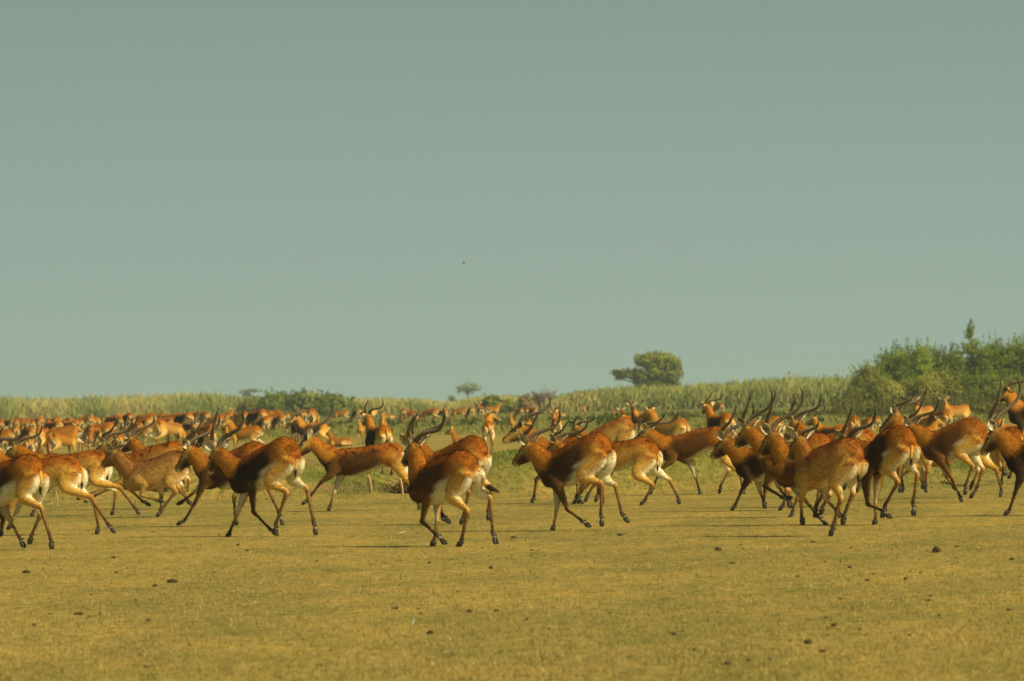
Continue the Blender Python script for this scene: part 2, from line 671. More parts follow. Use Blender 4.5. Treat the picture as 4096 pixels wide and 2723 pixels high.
    dg = bpy.context.evaluated_depsgraph_get()
    ev = tmp.evaluated_get(dg)
    me = bpy.data.meshes.new_from_object(ev)
    bpy.data.objects.remove(tmp)
    bpy.data.meshes.remove(raw)
    n = len(me.vertices)
    co = np.empty(n * 3)
    me.vertices.foreach_get('co', co)
    co = co.reshape(-1, 3)
    ed = np.empty(len(me.edges) * 2, dtype=np.int64)
    me.edges.foreach_get('vertices', ed)
    ed = ed.reshape(-1, 2)
    kd = KDTree(len(VV))
    for i, p in enumerate(VV):
        kd.insert(p, i)
    kd.balance()
    col = np.zeros((n, 5))
    for i in range(n):
        tw = 0.0
        acc = np.zeros(5)
        for p, j, d in kd.find_n(co[i], 4):
            w = 1.0 / (d * d + 2e-5)
            tw += w
            acc[:3] += CC[j] * w
            acc[3] += AA[j] * w
            acc[4] += SM[j] * w
        col[i] = acc / tw
    col = smooth_np(col, ed, 1.0, 2)
    co = smooth_np(co, ed, np.clip(col[:, 4:5], 0, 1), max(3, int(7 * 0.0115 / voxel)))
    # white round the eye, lighter brow
    eyes = [poll + hd * .105 * S + hl * sd * .052 * S - hb * .030 * S for sd in (1, -1)]
    for e in eyes:
        d = np.linalg.norm(co - e, axis=1)
        w = (1 - sm(d, .022 * S, .036 * S)) * 0.75
        col[:, :3] = mx(col[:, :3], WHITE * .7, w)
    if k['young'] > 0:
        lum = col[:, :3].mean(1, keepdims=True)
        col[:, :3] = mx(col[:, :3], YOUNG * (0.35 + lum * 2.6), np.full(n, k['young'] * .75))
    col[:, :3] *= k['dim']
    me.vertices.foreach_set('co', co.astype(np.float32).ravel())
    ca = me.color_attributes.new('coat', 'FLOAT_COLOR', 'POINT')
    ca.data.foreach_set('color', col[:, :4].astype(np.float32).ravel())
    me.materials.clear()
    me.materials.append(M_FUR)
    me.polygons.foreach_set('use_smooth', np.full(len(me.polygons), True))
    me.update()
    me.name = 'antelope_body'

    root = bpy.data.objects.new('antelope', None)
    root.empty_display_size = 0.2
    COL.objects.link(root)
    link('body', me, root)
    if k.get('fur', 0):
        link('fur', fur_mesh(me, col[:, :4], int(k['fur']), S), root)['kind'] = 'stuff'

    # ---- ears
    for sd in (1, -1):
        rootp = poll - hd * .025 * S + hl * sd * .050 * S - hb * .022 * S
        d = unit(hl * sd * .62 + hb * (.50) - hd * .52)
        if k.get('ears_fwd'):
            d = unit(hl * sd * .85 + hb * .36 - hd * .30)
        opening = unit(-hd * .45 + hl * sd * .75 - hb * .25) if not k.get('ears_fwd') else unit(hd * .75 + hl * sd * .2 + hb * .1)
        opening = unit(opening - d * opening.dot(d))
        wv = np.cross(d, opening)
        ln = .170 * S * k['ear']
        vs, fs, cs = [], [], []
        NL, NW = 9, 7
        for layer, lift in ((0, 0.0), (1, -.007 * S)):
            for i in range(NL):
                t = i / (NL - 1)
                w = (.022 + .028 * math.sin(math.pi * min(1, t * 1.05) ** .8)) * S if t < 1 else .002
                w = w * (1 - sm(t, .72, 1.0) * .85)
                w = float(w)
                for j in range(NW):
                    q = (j / (NW - 1) - .5) * 2
                    cup = (q * q) * .026 * S * (1 - .5 * t)
                    p = rootp + d * ln * t + wv * w * q + opening * (cup + lift + .012 * S * t * t)
                    vs.append(p)
                    if layer == 0:
                        ccol = GREYW * (0.80 + 1.0 * abs(q) ** 1.5)
                    else:
                        ccol = mx(np.array([TAN]), np.array([GREYW]), np.array([.35]))[0]
                    if t > .93:
                        ccol = ccol * .35
                    cs.append(ccol)
        for layer in (0, 1):
            o = layer * NL * NW
            for i in range(NL - 1):
                for j in range(NW - 1):
                    q = (o + i * NW + j, o + i * NW + j + 1, o + (i + 1) * NW + j + 1, o + (i + 1) * NW + j)
                    fs.append(q if layer else q[::-1])
        o = NL * NW
        for i in range(NL - 1):
            for j in (0, NW - 1):
                fs.append((i * NW + j, (i + 1) * NW + j, o + (i + 1) * NW + j, o + i * NW + j))
        for j in range(NW - 1):
            a = (NL - 1) * NW
            fs.append((a + j, a + j + 1, o + a + j + 1, o + a + j))
        link('ear', mesh_from('ear', np.array(vs), fs, M_FUR, np.array(cs)), root)

    # ---- horns
    if k['horn'] > 0:
        hk = k['horn'] * S * .94
        sp = k['spread']
        path = np.array([(0, -.01, .030), (.030, .070, .044), (.100, .125, .080), (.200, .155, .130), (.300, .185, .170),
                         (.375, .245, .185), (.420, .325, .172), (.435, .400, .150)])
        if k['horn'] < .75:
            path = path[:7]
        for sd in (1, -1):
            pts = []
            for i, (b_, u_, l_) in enumerate(path):
                t = i / (len(path) - 1)
                r = (.0235 * (1 - t) ** .62 + .0028) * S * (0.55 + .45 * k['horn'])
                fw = k['fwd_horn']
                bb, uu = b_ * math.cos(fw) - u_ * math.sin(fw), b_ * math.sin(fw) + u_ * math.cos(fw)
                p = poll + hd * .022 * S - hd * bb * hk + hb * uu * hk + hl * sd * (.030 * S + (l_ - .030) * sp * hk)
                pts.append([*p, r, r])
            v, f, u, c, s = loft(pts, lateral=hl, n=10, n_per=26)
            umax = u.max()
            t = u / umax
            ringz = 0.5 + 0.5 * np.cos(t * 2 * math.pi * 27 * max(.6, k['horn']))
            fade = (1 - sm(t, .70, .86)) * sm(t, 0.0, 0.05)
            ctr = np.zeros_like(v)
            rows_, us_ = catmull(pts, 26)
            idx = np.clip(np.searchsorted(us_, u - 1e-6), 0, len(us_) - 1)
            ctr = rows_[idx, :3]
            v = ctr + (v - ctr) * (1 + (.30 * ringz - .09) * fade)[:, None]
            hc = mx(np.tile((.055, .040, .025), (len(v), 1)), np.array((.24, .175, .10)), ringz * fade * .95)
            hc = mx(hc, np.array((.028, .022, .016)), sm(t, .65, .85))
            link('horn', mesh_from('horn', v, f, M_HORN, hc), root)

    # ---- eyes
    for e in eyes:
        bm_v, bm_f = sphere(e, .0165 * S, 8, 6)
        link('eye', mesh_from('eye', bm_v, bm_f, M_EYE), root)
    # ---- tail
    if k['tail'] is None:
        tp = [tb + np.array((0.0, 0, -.015)) * S, tb + np.array((-.038, 0, -.04)) * S, tb + np.array((-.052, 0, -.11)) * S,
              tb + np.array((-.046, 0, -.17)) * S, tb + np.array((-.038, 0, -.23)) * S, tb + np.array((-.034, 0, -.28)) * S]
    else:
        tp = [np.array(q, float) for q in k['tail']]
    rr = [.022, .019, .014, .012, .015, .005] if k['tail'] is None else [.024, .020, .016, .018, .026, .005]
    v, f, u, c, s = loft([[*p, r * S, r * S * 1.1] for p, r in zip(tp, rr)], n=10, n_per=4)
    tc = mx(np.tile(ORANGE * .9, (len(v), 1)), TAN, sm(u, .5, 1.5) * .8)
    tc = mx(tc, DARK * 1.4, sm(u, 3.1, 3.7))
    link('tail', mesh_from('tail', v, f, M_FUR, tc), root)
    # ---- hooves
    for nm in ('hl', 'hr', 'fl', 'fr'):
        sti, hok, fet, toe = (np.array(q, float) for q in J[nm])
        d = unit(toe - fet)
        vs, fs = [], []
        off = 0
        for q in (1, -1):
            a = toe - d * .068 * S + np.array((0, q * .013 * S, 0))
            b = toe - d * .005 * S + np.array((0, q * .017 * S, 0))
            v, f, *_ = loft([[*a, .021 * S, .013 * S], [*(a * .5 + b * .5), .022 * S, .014 * S], [*b, .012 * S, .009 * S]],
                            n=8, n_per=2)
            vs.append(v)
            fs += [tuple(i + off for i in g) for g in f]
            off += len(v)
        for q in (1, -1):                      # dew claws behind the pastern
            side_v = np.cross(d, (0, 1, 0))
            side_v = side_v if side_v[0] < 0 else -side_v
            v, f = sphere(fet * .72 + toe * .28 + unit(side_v) * .022 * S + np.array((0, q * .014 * S, 0)), .010 * S, 6, 4)
            vs.append(v)
            fs += [tuple(i + off for i in g) for g in f]
            off += len(v)
        link('hoof', mesh_from('hoof', np.vstack(vs), fs, M_HOOF), root)
    return root


def sphere(c, r, n=10, m=6, sq=(1, 1, 1)):
    vs, fs = [], []
    for i in range(1, m):
        th = math.pi * i / m
        for j in range(n):
            ph = 2 * math.pi * j / n
            vs.append((c[0] + r * sq[0] * math.sin(th) * math.cos(ph), c[1] + r * sq[1] * math.sin(th) * math.sin(ph),
                       c[2] + r * sq[2] * math.cos(th)))
    top, bot = len(vs), len(vs) + 1
    vs.append((c[0], c[1], c[2] + r * sq[2]))
    vs.append((c[0], c[1], c[2] - r * sq[2]))
    for i in range(m - 2):
        for j in range(n):
            k = (j + 1) % n
            fs.append((i * n + j, (i + 1) * n + j, (i + 1) * n + k, i * n + k))
    for j in range(n):
        k = (j + 1) % n
        fs.append((top, j, k))
        fs.append((bot, (m - 2) * n + k, (m - 2) * n + j))
    return np.array(vs), fs

# ------------------------------------------------------------------ terrain
def vnoise(x, y, seed=0):
    """smooth value noise, numpy arrays, range 0..1"""
    x = np.asarray(x, float)
    y = np.asarray(y, float)
    xi, yi = np.floor(x).astype(np.int64), np.floor(y).astype(np.int64)
    xf, yf = x - xi, y - yi
    u, v = xf * xf * (3 - 2 * xf), yf * yf * (3 - 2 * yf)

    def hsh(a, b):
        n = (a * 374761393 + b * 668265263 + seed * 1442695041) & 0x7fffffff
        n = ((n ^ (n >> 13)) * 1274126177) & 0x7fffffff
        return ((n ^ (n >> 16)) & 0xffff) / 65535.0
    return ((hsh(xi, yi) * (1 - u) + hsh(xi + 1, yi) * u) * (1 - v)
            + (hsh(xi, yi + 1) * (1 - u) + hsh(xi + 1, yi + 1) * u) * v)


def fbm(x, y, seed=0, oct_=4):
    s, a, t = 0, 1, 0
    for o in range(oct_):
        s = s + a * vnoise(x * 2 ** o, y * 2 ** o, seed + o)
        t += a
        a *= .5
    return s / t


def bank(X, Y):
    """grassy hummocks along an old bank, about a hundred metres out"""
    xo = X / np.maximum(Y, 1) * 14000 + 1179.5
    gap = np.interp(xo, [-600, 180, 230, 470, 520, 700, 850, 900, 960, 1080, 1130, 1320, 1480, 1540, 1900, 2000, 2250, 2400, 3200],
                    [.9, .9, 1, 1, .8, 1, .9, .15, .1, .5, 1, .9, .6, 1, .9, .6, .9, .8, .8])
    edge = 3.5 * (fbm(X / 3.0, Y / 9.0, 5) - .5)
    return sm(Y + edge * 2, 90, 94.5) * (1 - sm(Y + edge * 3, 112, 124)) * gap


def height(X, Y):
    X, Y = np.asarray(X, float), np.asarray(Y, float)
    b = bank(X, Y)
    hum = fbm(X / .8, Y / 1.5, 21, 4)
    z = b * (.10 + .46 * sm(fbm(X / 2.6, Y / 7.0, 3), .30, .70)) + b * (hum - .5) * .16
    st = sm(Y + 14 * (fbm(X / 8, Y / 40, 9) - .5), 243, 250)
    z = z + .22 * st * (1 - sm(Y, 300, 360)) * (.6 + .6 * fbm(X / 5, Y / 20, 14))
    z = z + .012 * (fbm(X / 1.2, Y / 1.2, 31) - .5)
    return z


def build_ground():
    d = [24.0]
    while d[-1] < 5200:
        r = 1.0055 if d[-1] < 130 else (1.012 if d[-1] < 420 else 1.04)
        d.append(d[-1] * r)
    d = np.array(d)
    s = np.linspace(-1, 1, 181)
    s = np.sign(s) * (np.abs(s) * .42 + np.abs(s) ** 7 * .58)
    Yg = np.repeat(d[:, None], len(s), 1)
    half = 14 + 1.0 * d * .55
    Xg = s[None, :] * half[:, None]
    Zg = height(Xg, Yg)
    V = np.stack([Xg, Yg, Zg], -1).reshape(-1, 3)
    m, n = Xg.shape
    idx = np.arange(m * n).reshape(m, n)
    F = np.stack([idx[:-1, :-1], idx[:-1, 1:], idx[1:, 1:], idx[1:, :-1]], -1).reshape(-1, 4)
    X, Y = Xg.ravel(), Yg.ravel()
    b = bank(X, Y)
    g = fbm(X / 1.6, Y / 5, 77)
    tan = np.array((.320, .240, .068))
    tan2 = np.array((.240, .195, .058))
    green = np.array((.120, .150, .028))
    olive = np.array((.165, .160, .045))
    soil = np.array((.200, .125, .060))
    col = mx(np.tile(tan, (len(X), 1)), tan2, sm(fbm(X / 1.1, Y / 4.5, 41), .42, .68) * .75)
    col = mx(col, green, b * sm(g, .30, .52) * .9)
    col = mx(col, soil, b * sm(fbm(X / 1.3, Y / 3, 55), .54, .66) * .8)
    col = mx(col, olive, sm(Y, 70, 92) * (1 - sm(Y, 125, 140)) * sm(fbm(X / 3, Y / 14, 19), .40, .65) * .35)
    col = mx(col, soil * .9 + .03, sm(Y, 118, 135) * (1 - sm(Y, 150, 170)) * .35)
    far = sm(Y + 14 * (fbm(X / 8, Y / 40, 9) - .5), 241, 249)
    col = mx(col, mx(np.tile(olive * .8, (len(X), 1)), green, fbm(X / 9, Y / 60, 61)), far * .8)
    col = mx(col, soil * .35, sm(Y, 596, 606) * (1 - sm(Y, 640, 660)) * .8)  # shadow line at the foot of the reeds, painted into the ground colour
    ca = np.hstack([col, (1 - np.maximum(b, far))[:, None]])
    m_, nt_, b_ = mat('dry_grass_ground', .95, .05)
    a = attr(nt_, 'coat')
    co = coords(nt_)
    mp = nt_.nodes.new('ShaderNodeMapping')
    nt_.links.new(co, mp.inputs['Vector'])
    mp.inputs['Scale'].default_value = (1, .35, 1)
    n1 = noise(nt_, mp.outputs[0], 9, 5, .68, .3)
    c1 = ramp(nt_, n1, [(.32, (.50, .54, .48)), (.47, (.96, .97, .95)), (.68, (1.38, 1.30, 1.18))])
    n2 = noise(nt_, mp.outputs[0], 1.4, 5, .62)
    c2 = ramp(nt_, n2, [(.36, (.80, .85, .78)), (.5, (1, 1, 1)), (.64, (1.18, 1.08, 1.0))])
    n3 = noise(nt_, mp.outputs[0], 42, 3, .7)
    c3 = ramp(nt_, n3, [(.32, (.72, .74, .66)), (.66, (1.22, 1.2, 1.16))])
    c = mixc(nt_, 1.0, mixc(nt_, 1.0, mixc(nt_, 1.0, a.outputs['Color'], c1, 'MULTIPLY'), c2, 'MULTIPLY'), c3, 'MULTIPLY')
    nt_.links.new(c, b_.inputs['Base Color'])
    bump(nt_, b_, n1, .7, .035)
    me = mesh_from('ground', V, F, m_, ca)
    tag(link('ground', me), kind='structure')


build_ground()


def blades(name, X, Y, h, w, lean, col, label=None, z0=None, mat_=None, kind='stuff', plume=None):
    """many upright leaf blades in one mesh: each a narrow triangle with random turn and lean"""
    n = len(X)
    Z = height(X, Y) if z0 is None else z0
    th = RNG.uniform(0, math.pi, n)
    ux, uy = np.cos(th) * w * .5, np.sin(th) * w * .5
    lx, ly = RNG.normal(0, 1, n) * lean * h, RNG.normal(0, 1, n) * lean * h
    P0 = np.stack([X - ux, Y - uy, Z - .01], -1)
    P1 = np.stack([X + ux, Y + uy, Z - .01], -1)
    P2 = np.stack([X + lx, Y + ly, Z + h], -1)
    V = np.stack([P0, P1, P2], 1).reshape(-1, 3)
    F = np.arange(3 * n).reshape(-1, 3)
    C = np.repeat(col, 3, 0)
    C = C.reshape(n, 3, 3).copy()
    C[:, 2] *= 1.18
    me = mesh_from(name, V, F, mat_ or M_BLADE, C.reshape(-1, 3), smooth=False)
    o = link(name, me)
    tag(o, label=label, cat='grass' if kind == 'stuff' else None, kind=kind)
    return o


def pick(cols, n, jit=.18):
    cols = np.array(cols)
    c = cols[RNG.integers(0, len(cols), n)]
    return c * (1 + RNG.normal(0, jit, (n, 1)))


def view_scatter(n, d0, d1, margin=1.12, power=1.0):
    """points spread over the wedge of ground the lens sees and a good way beside it"""
    u = RNG.uniform(0, 1, n)
    d = 1 / (1 / d0 ** power + (1 / d1 ** power - 1 / d0 ** power) * u) ** (1 / power)
    x = RNG.uniform(-1, 1, n) * (.0845 * margin * d + .8)
    return x, d


# short dry turf, near
n = 170000
x, d = view_scatter(n, 29, 92, power=1.3)
keep = fbm(x / .35, d / .9, 8) > .30
x, d = x[keep], d[keep]
n = len(x)
gr = sm(fbm(x / .8, d / 3.2, 41), .40, .70)[:, None] * .5
c = pick([(.38, .30, .095), (.32, .25, .078), (.46, .37, .14), (.26, .21, .062)], n) * (1 - gr) + pick([(.20, .21, .045), (.27, .26, .06)], n) * gr
blades('grass', x, d, RNG.uniform(.006, .022, n) * (1 + (RNG.uniform(0, 1, n) > .985) * 2.2), RNG.uniform(.006, .014, n), .55, c, 'short dry yellow turf of the open plain')
# greener, longer grass on the hummocks
n = 90000
x, d = view_scatter(n, 88, 128, power=1.0)
b = bank(x, d)
g = fbm(x / 1.6, d / 5, 77)
keep = (b * sm(g, .25, .5) + .05) > RNG.uniform(0, 1, n) * .9
x, d = x[keep], d[keep]
n = len(x)
c = pick([(.16, .20, .035), (.12, .16, .03), (.22, .24, .05), (.27, .25, .06)], n)
blades('grass', x, d, RNG.uniform(.02, .075, n), RNG.uniform(.010, .024, n), .45, c, 'green grass tufts on the low bank behind the runners')
# grass of the far meadow
n = 70000
x, d = view_scatter(n, 246, 600, power=1.0)
keep = fbm(x / 3, d / 25, 91) > .36
x, d = x[keep], d[keep]
n = len(x)
c = pick([(.24, .245, .06), (.20, .22, .052), (.30, .27, .08), (.33, .29, .09)], n, .1)
blades('grass', x, d, RNG.uniform(.06, .20, n), RNG.uniform(.05, .14, n), .35, c, 'olive green grass of the far meadow around the grazing herd')


# ------------------------------------------------------------------ dusty air
hz = bpy.data.materials.new('dusty_air')
hz.use_nodes = True
hn = hz.node_tree
hn.nodes.clear()
pv = hn.nodes.new('ShaderNodeVolumePrincipled')
pv.inputs['Color'].default_value = (.70, .92, 1.0, 1)
pv.inputs['Density'].default_value = .00018
pv.inputs['Anisotropy'].default_value = .2
ho = hn.nodes.new('ShaderNodeOutputMaterial')
hn.links.new(pv.outputs[0], ho.inputs['Volume'])
x0, x1, y0, y1, z0, z1 = -6500, 6500, -60, 5600, -1.5, 24.0
hv = [(x0, y0, z0), (x1, y0, z0), (x1, y1, z0), (x0, y1, z0), (x0, y0, z1), (x1, y0, z1), (x1, y1, z1), (x0, y1, z1)]
hf = [(0, 3, 2, 1), (4, 5, 6, 7), (0, 1, 5, 4), (1, 2, 6, 5), (2, 3, 7, 6), (3, 0, 4, 7)]
tag(link('haze', mesh_from('haze', hv, hf, hz, smooth=False)), kind='stuff')

# ------------------------------------------------------------------ reeds, shrubs and trees
TOPS = ([-900, -300, 0, 100, 200, 300, 400, 450, 520, 600, 700, 820, 880, 950, 1000, 1045, 1075, 1110, 1160, 1200, 1245, 1290, 1330, 1400, 1460,
         1560, 1620, 1700, 1760, 1850, 1960, 2100, 2400, 3200],
        [905, 905, 904, 906, 903, 900, 897, 892, 899, 908, 912, 912, 908, 910, 916, 919, 909, 903, 902, 903, 905, 901, 892, 884, 880,
         880, 872, 868, 862, 856, 856, 850, 850, 850])


def reeds():
    n = 175000
    xo = np.where(RNG.uniform(0, 1, n) < .84, RNG.uniform(-500, 2850, n), RNG.uniform(-4200, 5600, n))
    dens = RNG.uniform(0, 1, n)
    Y = np.where(xo < 1250, 770, 640) + RNG.uniform(0, 1, n) ** 1.3 * 75
    Y = Y - 110 * sm(xo, 1150, 1350) * 0
    X = (xo - 1179.5) / 14000 * Y
    p = 14000 / Y
    base = hor(xo) + CAM_H * p
    top = np.interp(xo, *TOPS)
    clump = fbm(X / 1.4, Y / 6.0, 71, 4)
    h = ((base - top) / p - .25) * (.76 + .44 * clump) * RNG.uniform(.50, 1.04, n) ** .7
    right = sm(xo, 1150, 1500)
    gn = sm(fbm(X / 6, Y / 30, 15) + .12 * right, .42, .62)[:, None]
    c = pick([(.56, .49, .17), (.48, .44, .15), (.62, .53, .19)], n, .08) * (1 - gn) + pick([(.30, .34, .09), (.38, .39, .11)], n, .08) * gn
    w = RNG.uniform(.08, .19, n)
    th = RNG.uniform(-1.3, 1.3, n)
    low = RNG.uniform(0, 1, n) ** .8 * .72 * h * (RNG.uniform(0, 1, n) > .25)      # leaves spring from all heights of the stems
    ln = np.minimum(h - low, RNG.uniform(.45, 1.4, n))
    lx, ly = RNG.normal(.12, .42, n) * ln, RNG.normal(0, .22, n) * ln
    ux, uy = np.cos(th) * w * .5, np.sin(th) * w * .5
    h_top = low + ln
    V = np.stack([np.stack([X - ux, Y - uy, low], -1), np.stack([X + ux, Y + uy, low], -1),
                  np.stack([X + ux * .7 + lx * .6, Y + uy * .7 + ly * .6, low + ln * .72], -1),
                  np.stack([X - ux * .7 + lx * .6, Y - uy * .7 + ly * .6, low + ln * .72], -1),
                  np.stack([X + lx, Y + ly, h_top], -1)], 1).reshape(-1, 3)
    i = np.arange(n)[:, None] * 5
    F = np.vstack([i + [0, 1, 2], i + [0, 2, 3], i + [3, 2, 4]])
    C = np.repeat(c, 5, 0)
    dryfoot = np.array((.27, .21, .10))
    C = C.reshape(n, 5, 3).copy()
    C[:, :2] = C[:, :2] * .9 + dryfoot * .1
    me = mesh_from('reeds', V, F, M_BLADE, C.reshape(-1, 3), smooth=False)
    tag(link('reeds', me), 'tall olive reed bed along the horizon behind the herd', 'reeds', kind='stuff')
    # flowering plumes
    m = (RNG.uniform(0, 1, n) < np.where(xo < 1200, .50, .20)) & (h_top > .55 * h.max() * RNG.uniform(.5, 1.2, n))
    X2, Y2, h2 = (X + lx)[m], (Y + ly)[m], h_top[m]
    k = len(X2)
    L_ = RNG.uniform(.18, .40, k)
    w2 = RNG.uniform(.10, .20, k)
    dx = RNG.normal(.10, .08, k)
    V = np.stack([np.stack([X2, Y2, h2 - .06], -1), np.stack([X2 + w2 / 2 + dx * .5, Y2, h2 + L_ * .45], -1),
                  np.stack([X2 + dx, Y2 + .02, h2 + L_], -1), np.stack([X2 - w2 / 2 + dx * .5, Y2 - .05, h2 + L_ * .45], -1)], 1).reshape(-1, 3)
    i = np.arange(k)[:, None] * 4
    F = np.vstack([i + [0, 1, 2], i + [0, 2, 3]])
    c2 = pick([(.58, .42, .13), (.50, .38, .13), (.62, .48, .18)], k, .12)
    me = mesh_from('reed_plumes', V, F, M_BLADE, np.repeat(c2, 4, 0), smooth=False)
    tag(link('reed_plumes', me), 'golden flower plumes on top of the reed bed', 'reeds', kind='stuff')


reeds()


def crown_mesh(blobs, n, size, cols, seed, flat=0.0, droop=0.0):
    """leaves spread through and over the given ellipsoids: (cx, cy, cz, rx, ry, rz)"""
    r = np.random.default_rng(seed)
    B = np.array(blobs, float)
    vol = (B[:, 3] * B[:, 4] * B[:, 5]) ** .7
    bi = r.choice(len(B), n, p=vol / vol.sum())
    dirs = r.normal(0, 1, (n, 3))
    dirs /= np.linalg.norm(dirs, axis=1)[:, None]
    lump = .70 + .50 * vnoise(dirs[:, 0] * 2.6 + bi * 7.3, dirs[:, 1] * 2.6 + dirs[:, 2] * 3.1 + bi * 3.7, seed)
    rad = r.uniform(0, 1, n) ** .28 * lump
    P_ = B[bi, :3] + dirs * B[bi, 3:] * rad[:, None]
    P_ += r.normal(0, .25, (n, 3)) * B[bi, 3:].min(1)[:, None] * .25 * (r.uniform(0, 1, n) > .82)[:, None]
    # leaf clump centres: pull leaves together so gaps and clumps appear
    cc = P_[r.integers(0, n, max(40, n // 26))]
    ci = r.integers(0, len(cc), n)
    near = r.uniform(0, 1, n) < .50
    rc = B[:, 3:].min() * .17
    P_[near] = cc[ci[near]] + r.normal(0, rc, (near.sum(), 3))
    # young shoots standing out of the crown
    ns = max(6, n // 160)
    k0 = r.integers(0, n, ns)
    out = dirs[k0] * .7 + np.array((0, 0, .9)) + r.normal(0, .25, (ns, 3))
    out /= np.linalg.norm(out, axis=1)[:, None]
    base0 = B[bi[k0], :3] + dirs[k0] * B[bi[k0], 3:] * .92
    tt = r.uniform(0, 1, (ns, 16, 1))
    ln = r.uniform(.5, 1.4, (ns, 1, 1)) * B[:, 3:].min() * .95
    sh = (base0[:, None] + out[:, None] * tt * ln + r.normal(0, size * .45, (ns, 16, 3)) * (1.15 - tt)).reshape(-1, 3)
    P_ = np.vstack([P_, sh])
    P_ = P_[P_[:, 2] > .03]
    n = len(P_)
    nr = r.normal(0, 1, (n, 3)) * .50 + np.array((0, 0, .50))
    nr += (P_ - B[:, :3].mean(0)) / (B[:, 3:].max() * .9)
    nr /= np.linalg.norm(nr, axis=1)[:, None]
    t = np.cross(nr, r.normal(0, 1, (n, 3)))
    t /= np.linalg.norm(t, axis=1)[:, None]
    bt = np.cross(nr, t)
    s = size * r.uniform(.6, 1.35, n)[:, None]
    t = t * .6 + np.array((0, 0, .55)) + r.normal(0, .12, (n, 3))
    t /= np.linalg.norm(t, axis=1)[:, None]
    bt = np.cross(nr, t)
    V = np.stack([P_ - t * s * .5, P_ - bt * s * .28, P_ + t * s * .5, P_ + bt * s * .28], 1).reshape(-1, 3)
    F = np.arange(4 * n).reshape(-1, 4)
    tone = vnoise(P_[:, 0] * 1.1 + 5, P_[:, 1] * .7 + P_[:, 2] * 1.3, seed + 3)[:, None]
    a, b = np.array(cols[0]), np.array(cols[1])
    c = (a * (1 - tone) + b * tone) * (1 + r.normal(0, .16, (n, 1)))
    return V, F, np.repeat(np.clip(c, .005, 1), 4, 0)


def tube_mesh(segs, n=7):
    vs, fs, off = [], [], 0
    for pts in segs:
        v, f, *_ = loft([[*p[:3], p[3], p[3]] for p in pts], lateral=(.3, .9, .1), n=n, n_per=2)
        vs.append(v)
        fs += [tuple(i + off for i in g) for g in f]
        off += len(v)
    return np.vstack(vs), fs


def plant(name, cat, label, px, row, blobs, n, size, cols, trunk=None, seed=1, group=None, dist=None):
    """px,row: overview pixel of the foot. blobs in metres about the foot"""
    pos = ground(px * K, row * K)
    root = bpy.data.objects.new(name, None)
    COL.objects.link(root)
    root.location = pos
    V, F, C = crown_mesh(blobs, n, size, cols, seed)
    link('crown' if cat == 'tree' else 'foliage', mesh_from('crown', V, F, M_LEAF, C, smooth=False), root)
    B = np.array(blobs, float)
    r = random.Random(seed)
    segs = []
    if trunk:
        hgt, rad = trunk
        tip = (B[:, 0].mean() * .5, 0, hgt)
        segs.append([(0, 0, -.2, rad * 1.25), (r.uniform(-.1, .1), 0, hgt * .5, rad), (*tip, rad * .8)])
        for b in blobs:
            segs.append([(*tip, rad * .6), ((tip[0] + b[0]) / 2 + r.uniform(-.2, .2), b[1] / 2, (hgt + b[2]) / 2 + .1, rad * .4), (b[0], b[1], b[2], rad * .15)])
    else:
        for b in blobs:
            for q in range(3):
                a = r.uniform(0, 6.28)
                segs.append([(b[0] * .8, b[1] * .8, -.1, .06), (b[0] + math.cos(a) * b[3] * .25, b[1] + math.sin(a) * b[4] * .25, b[2] * .5, .045),
                             (b[0] + math.cos(a) * b[3] * .6, b[1] + math.sin(a) * b[4] * .6, b[2] + b[5] * .35, .012)])
    v, f = tube_mesh(segs)
    link('trunk' if trunk else 'stems', mesh_from('trunk', v, f, M_BARK), root)
    tag(root, label, cat, group)
    return root


def auto_bush(px, top, wpx, row, label, cols, n=4200, size=.16, seed=1, cat='bush', spiky=0, squash=.55):
    p = (row - hor(px)) / CAM_H
    H = (row - top) / p
    Wd = wpx / p
    r = random.Random(seed)
    blobs = []
    k = 6
    for i in range(k):
        a = (i + .5) / k * 2 - 1
        hh = H * (1 - .32 * a * a) * r.uniform(.90, 1.05)
        rz = hh * r.uniform(.34, .46)
        blobs.append((a * Wd * .36, r.uniform(-.2, .2) * Wd, max(rz * .7, hh - rz * 1.12), Wd * r.uniform(.17, .25), Wd * .24, rz))
    for i in range(4):
        a = r.uniform(-.8, .8)
        blobs.append((a * Wd * .42, r.uniform(-.25, -.05) * Wd, H * r.uniform(.12, .35), Wd * .20, Wd * .2, H * .24))
    if spiky:
        blobs.append((0, 0, H * .86, Wd * .12, Wd * .12, H * .16))
        blobs.append((-Wd * .1, 0, H * .70, Wd * .22, Wd * .2, H * .12))
        blobs.append((Wd * .1, 0, H * .62, Wd * .25, Wd * .2, H * .13))
    return plant('bush' if cat != 'tree' else 'tree', cat, label, px, row, blobs, n, size, cols, seed=seed)


FRESH = [(.125, .175, .020), (.370, .450, .045)]
OLIVE = [(.190, .195, .036), (.400, .385, .080)]
DEEP = [(.120, .155, .022), (.320, .370, .046)]
HAZY = [(.140, .175, .032), (.310, .340, .062)]

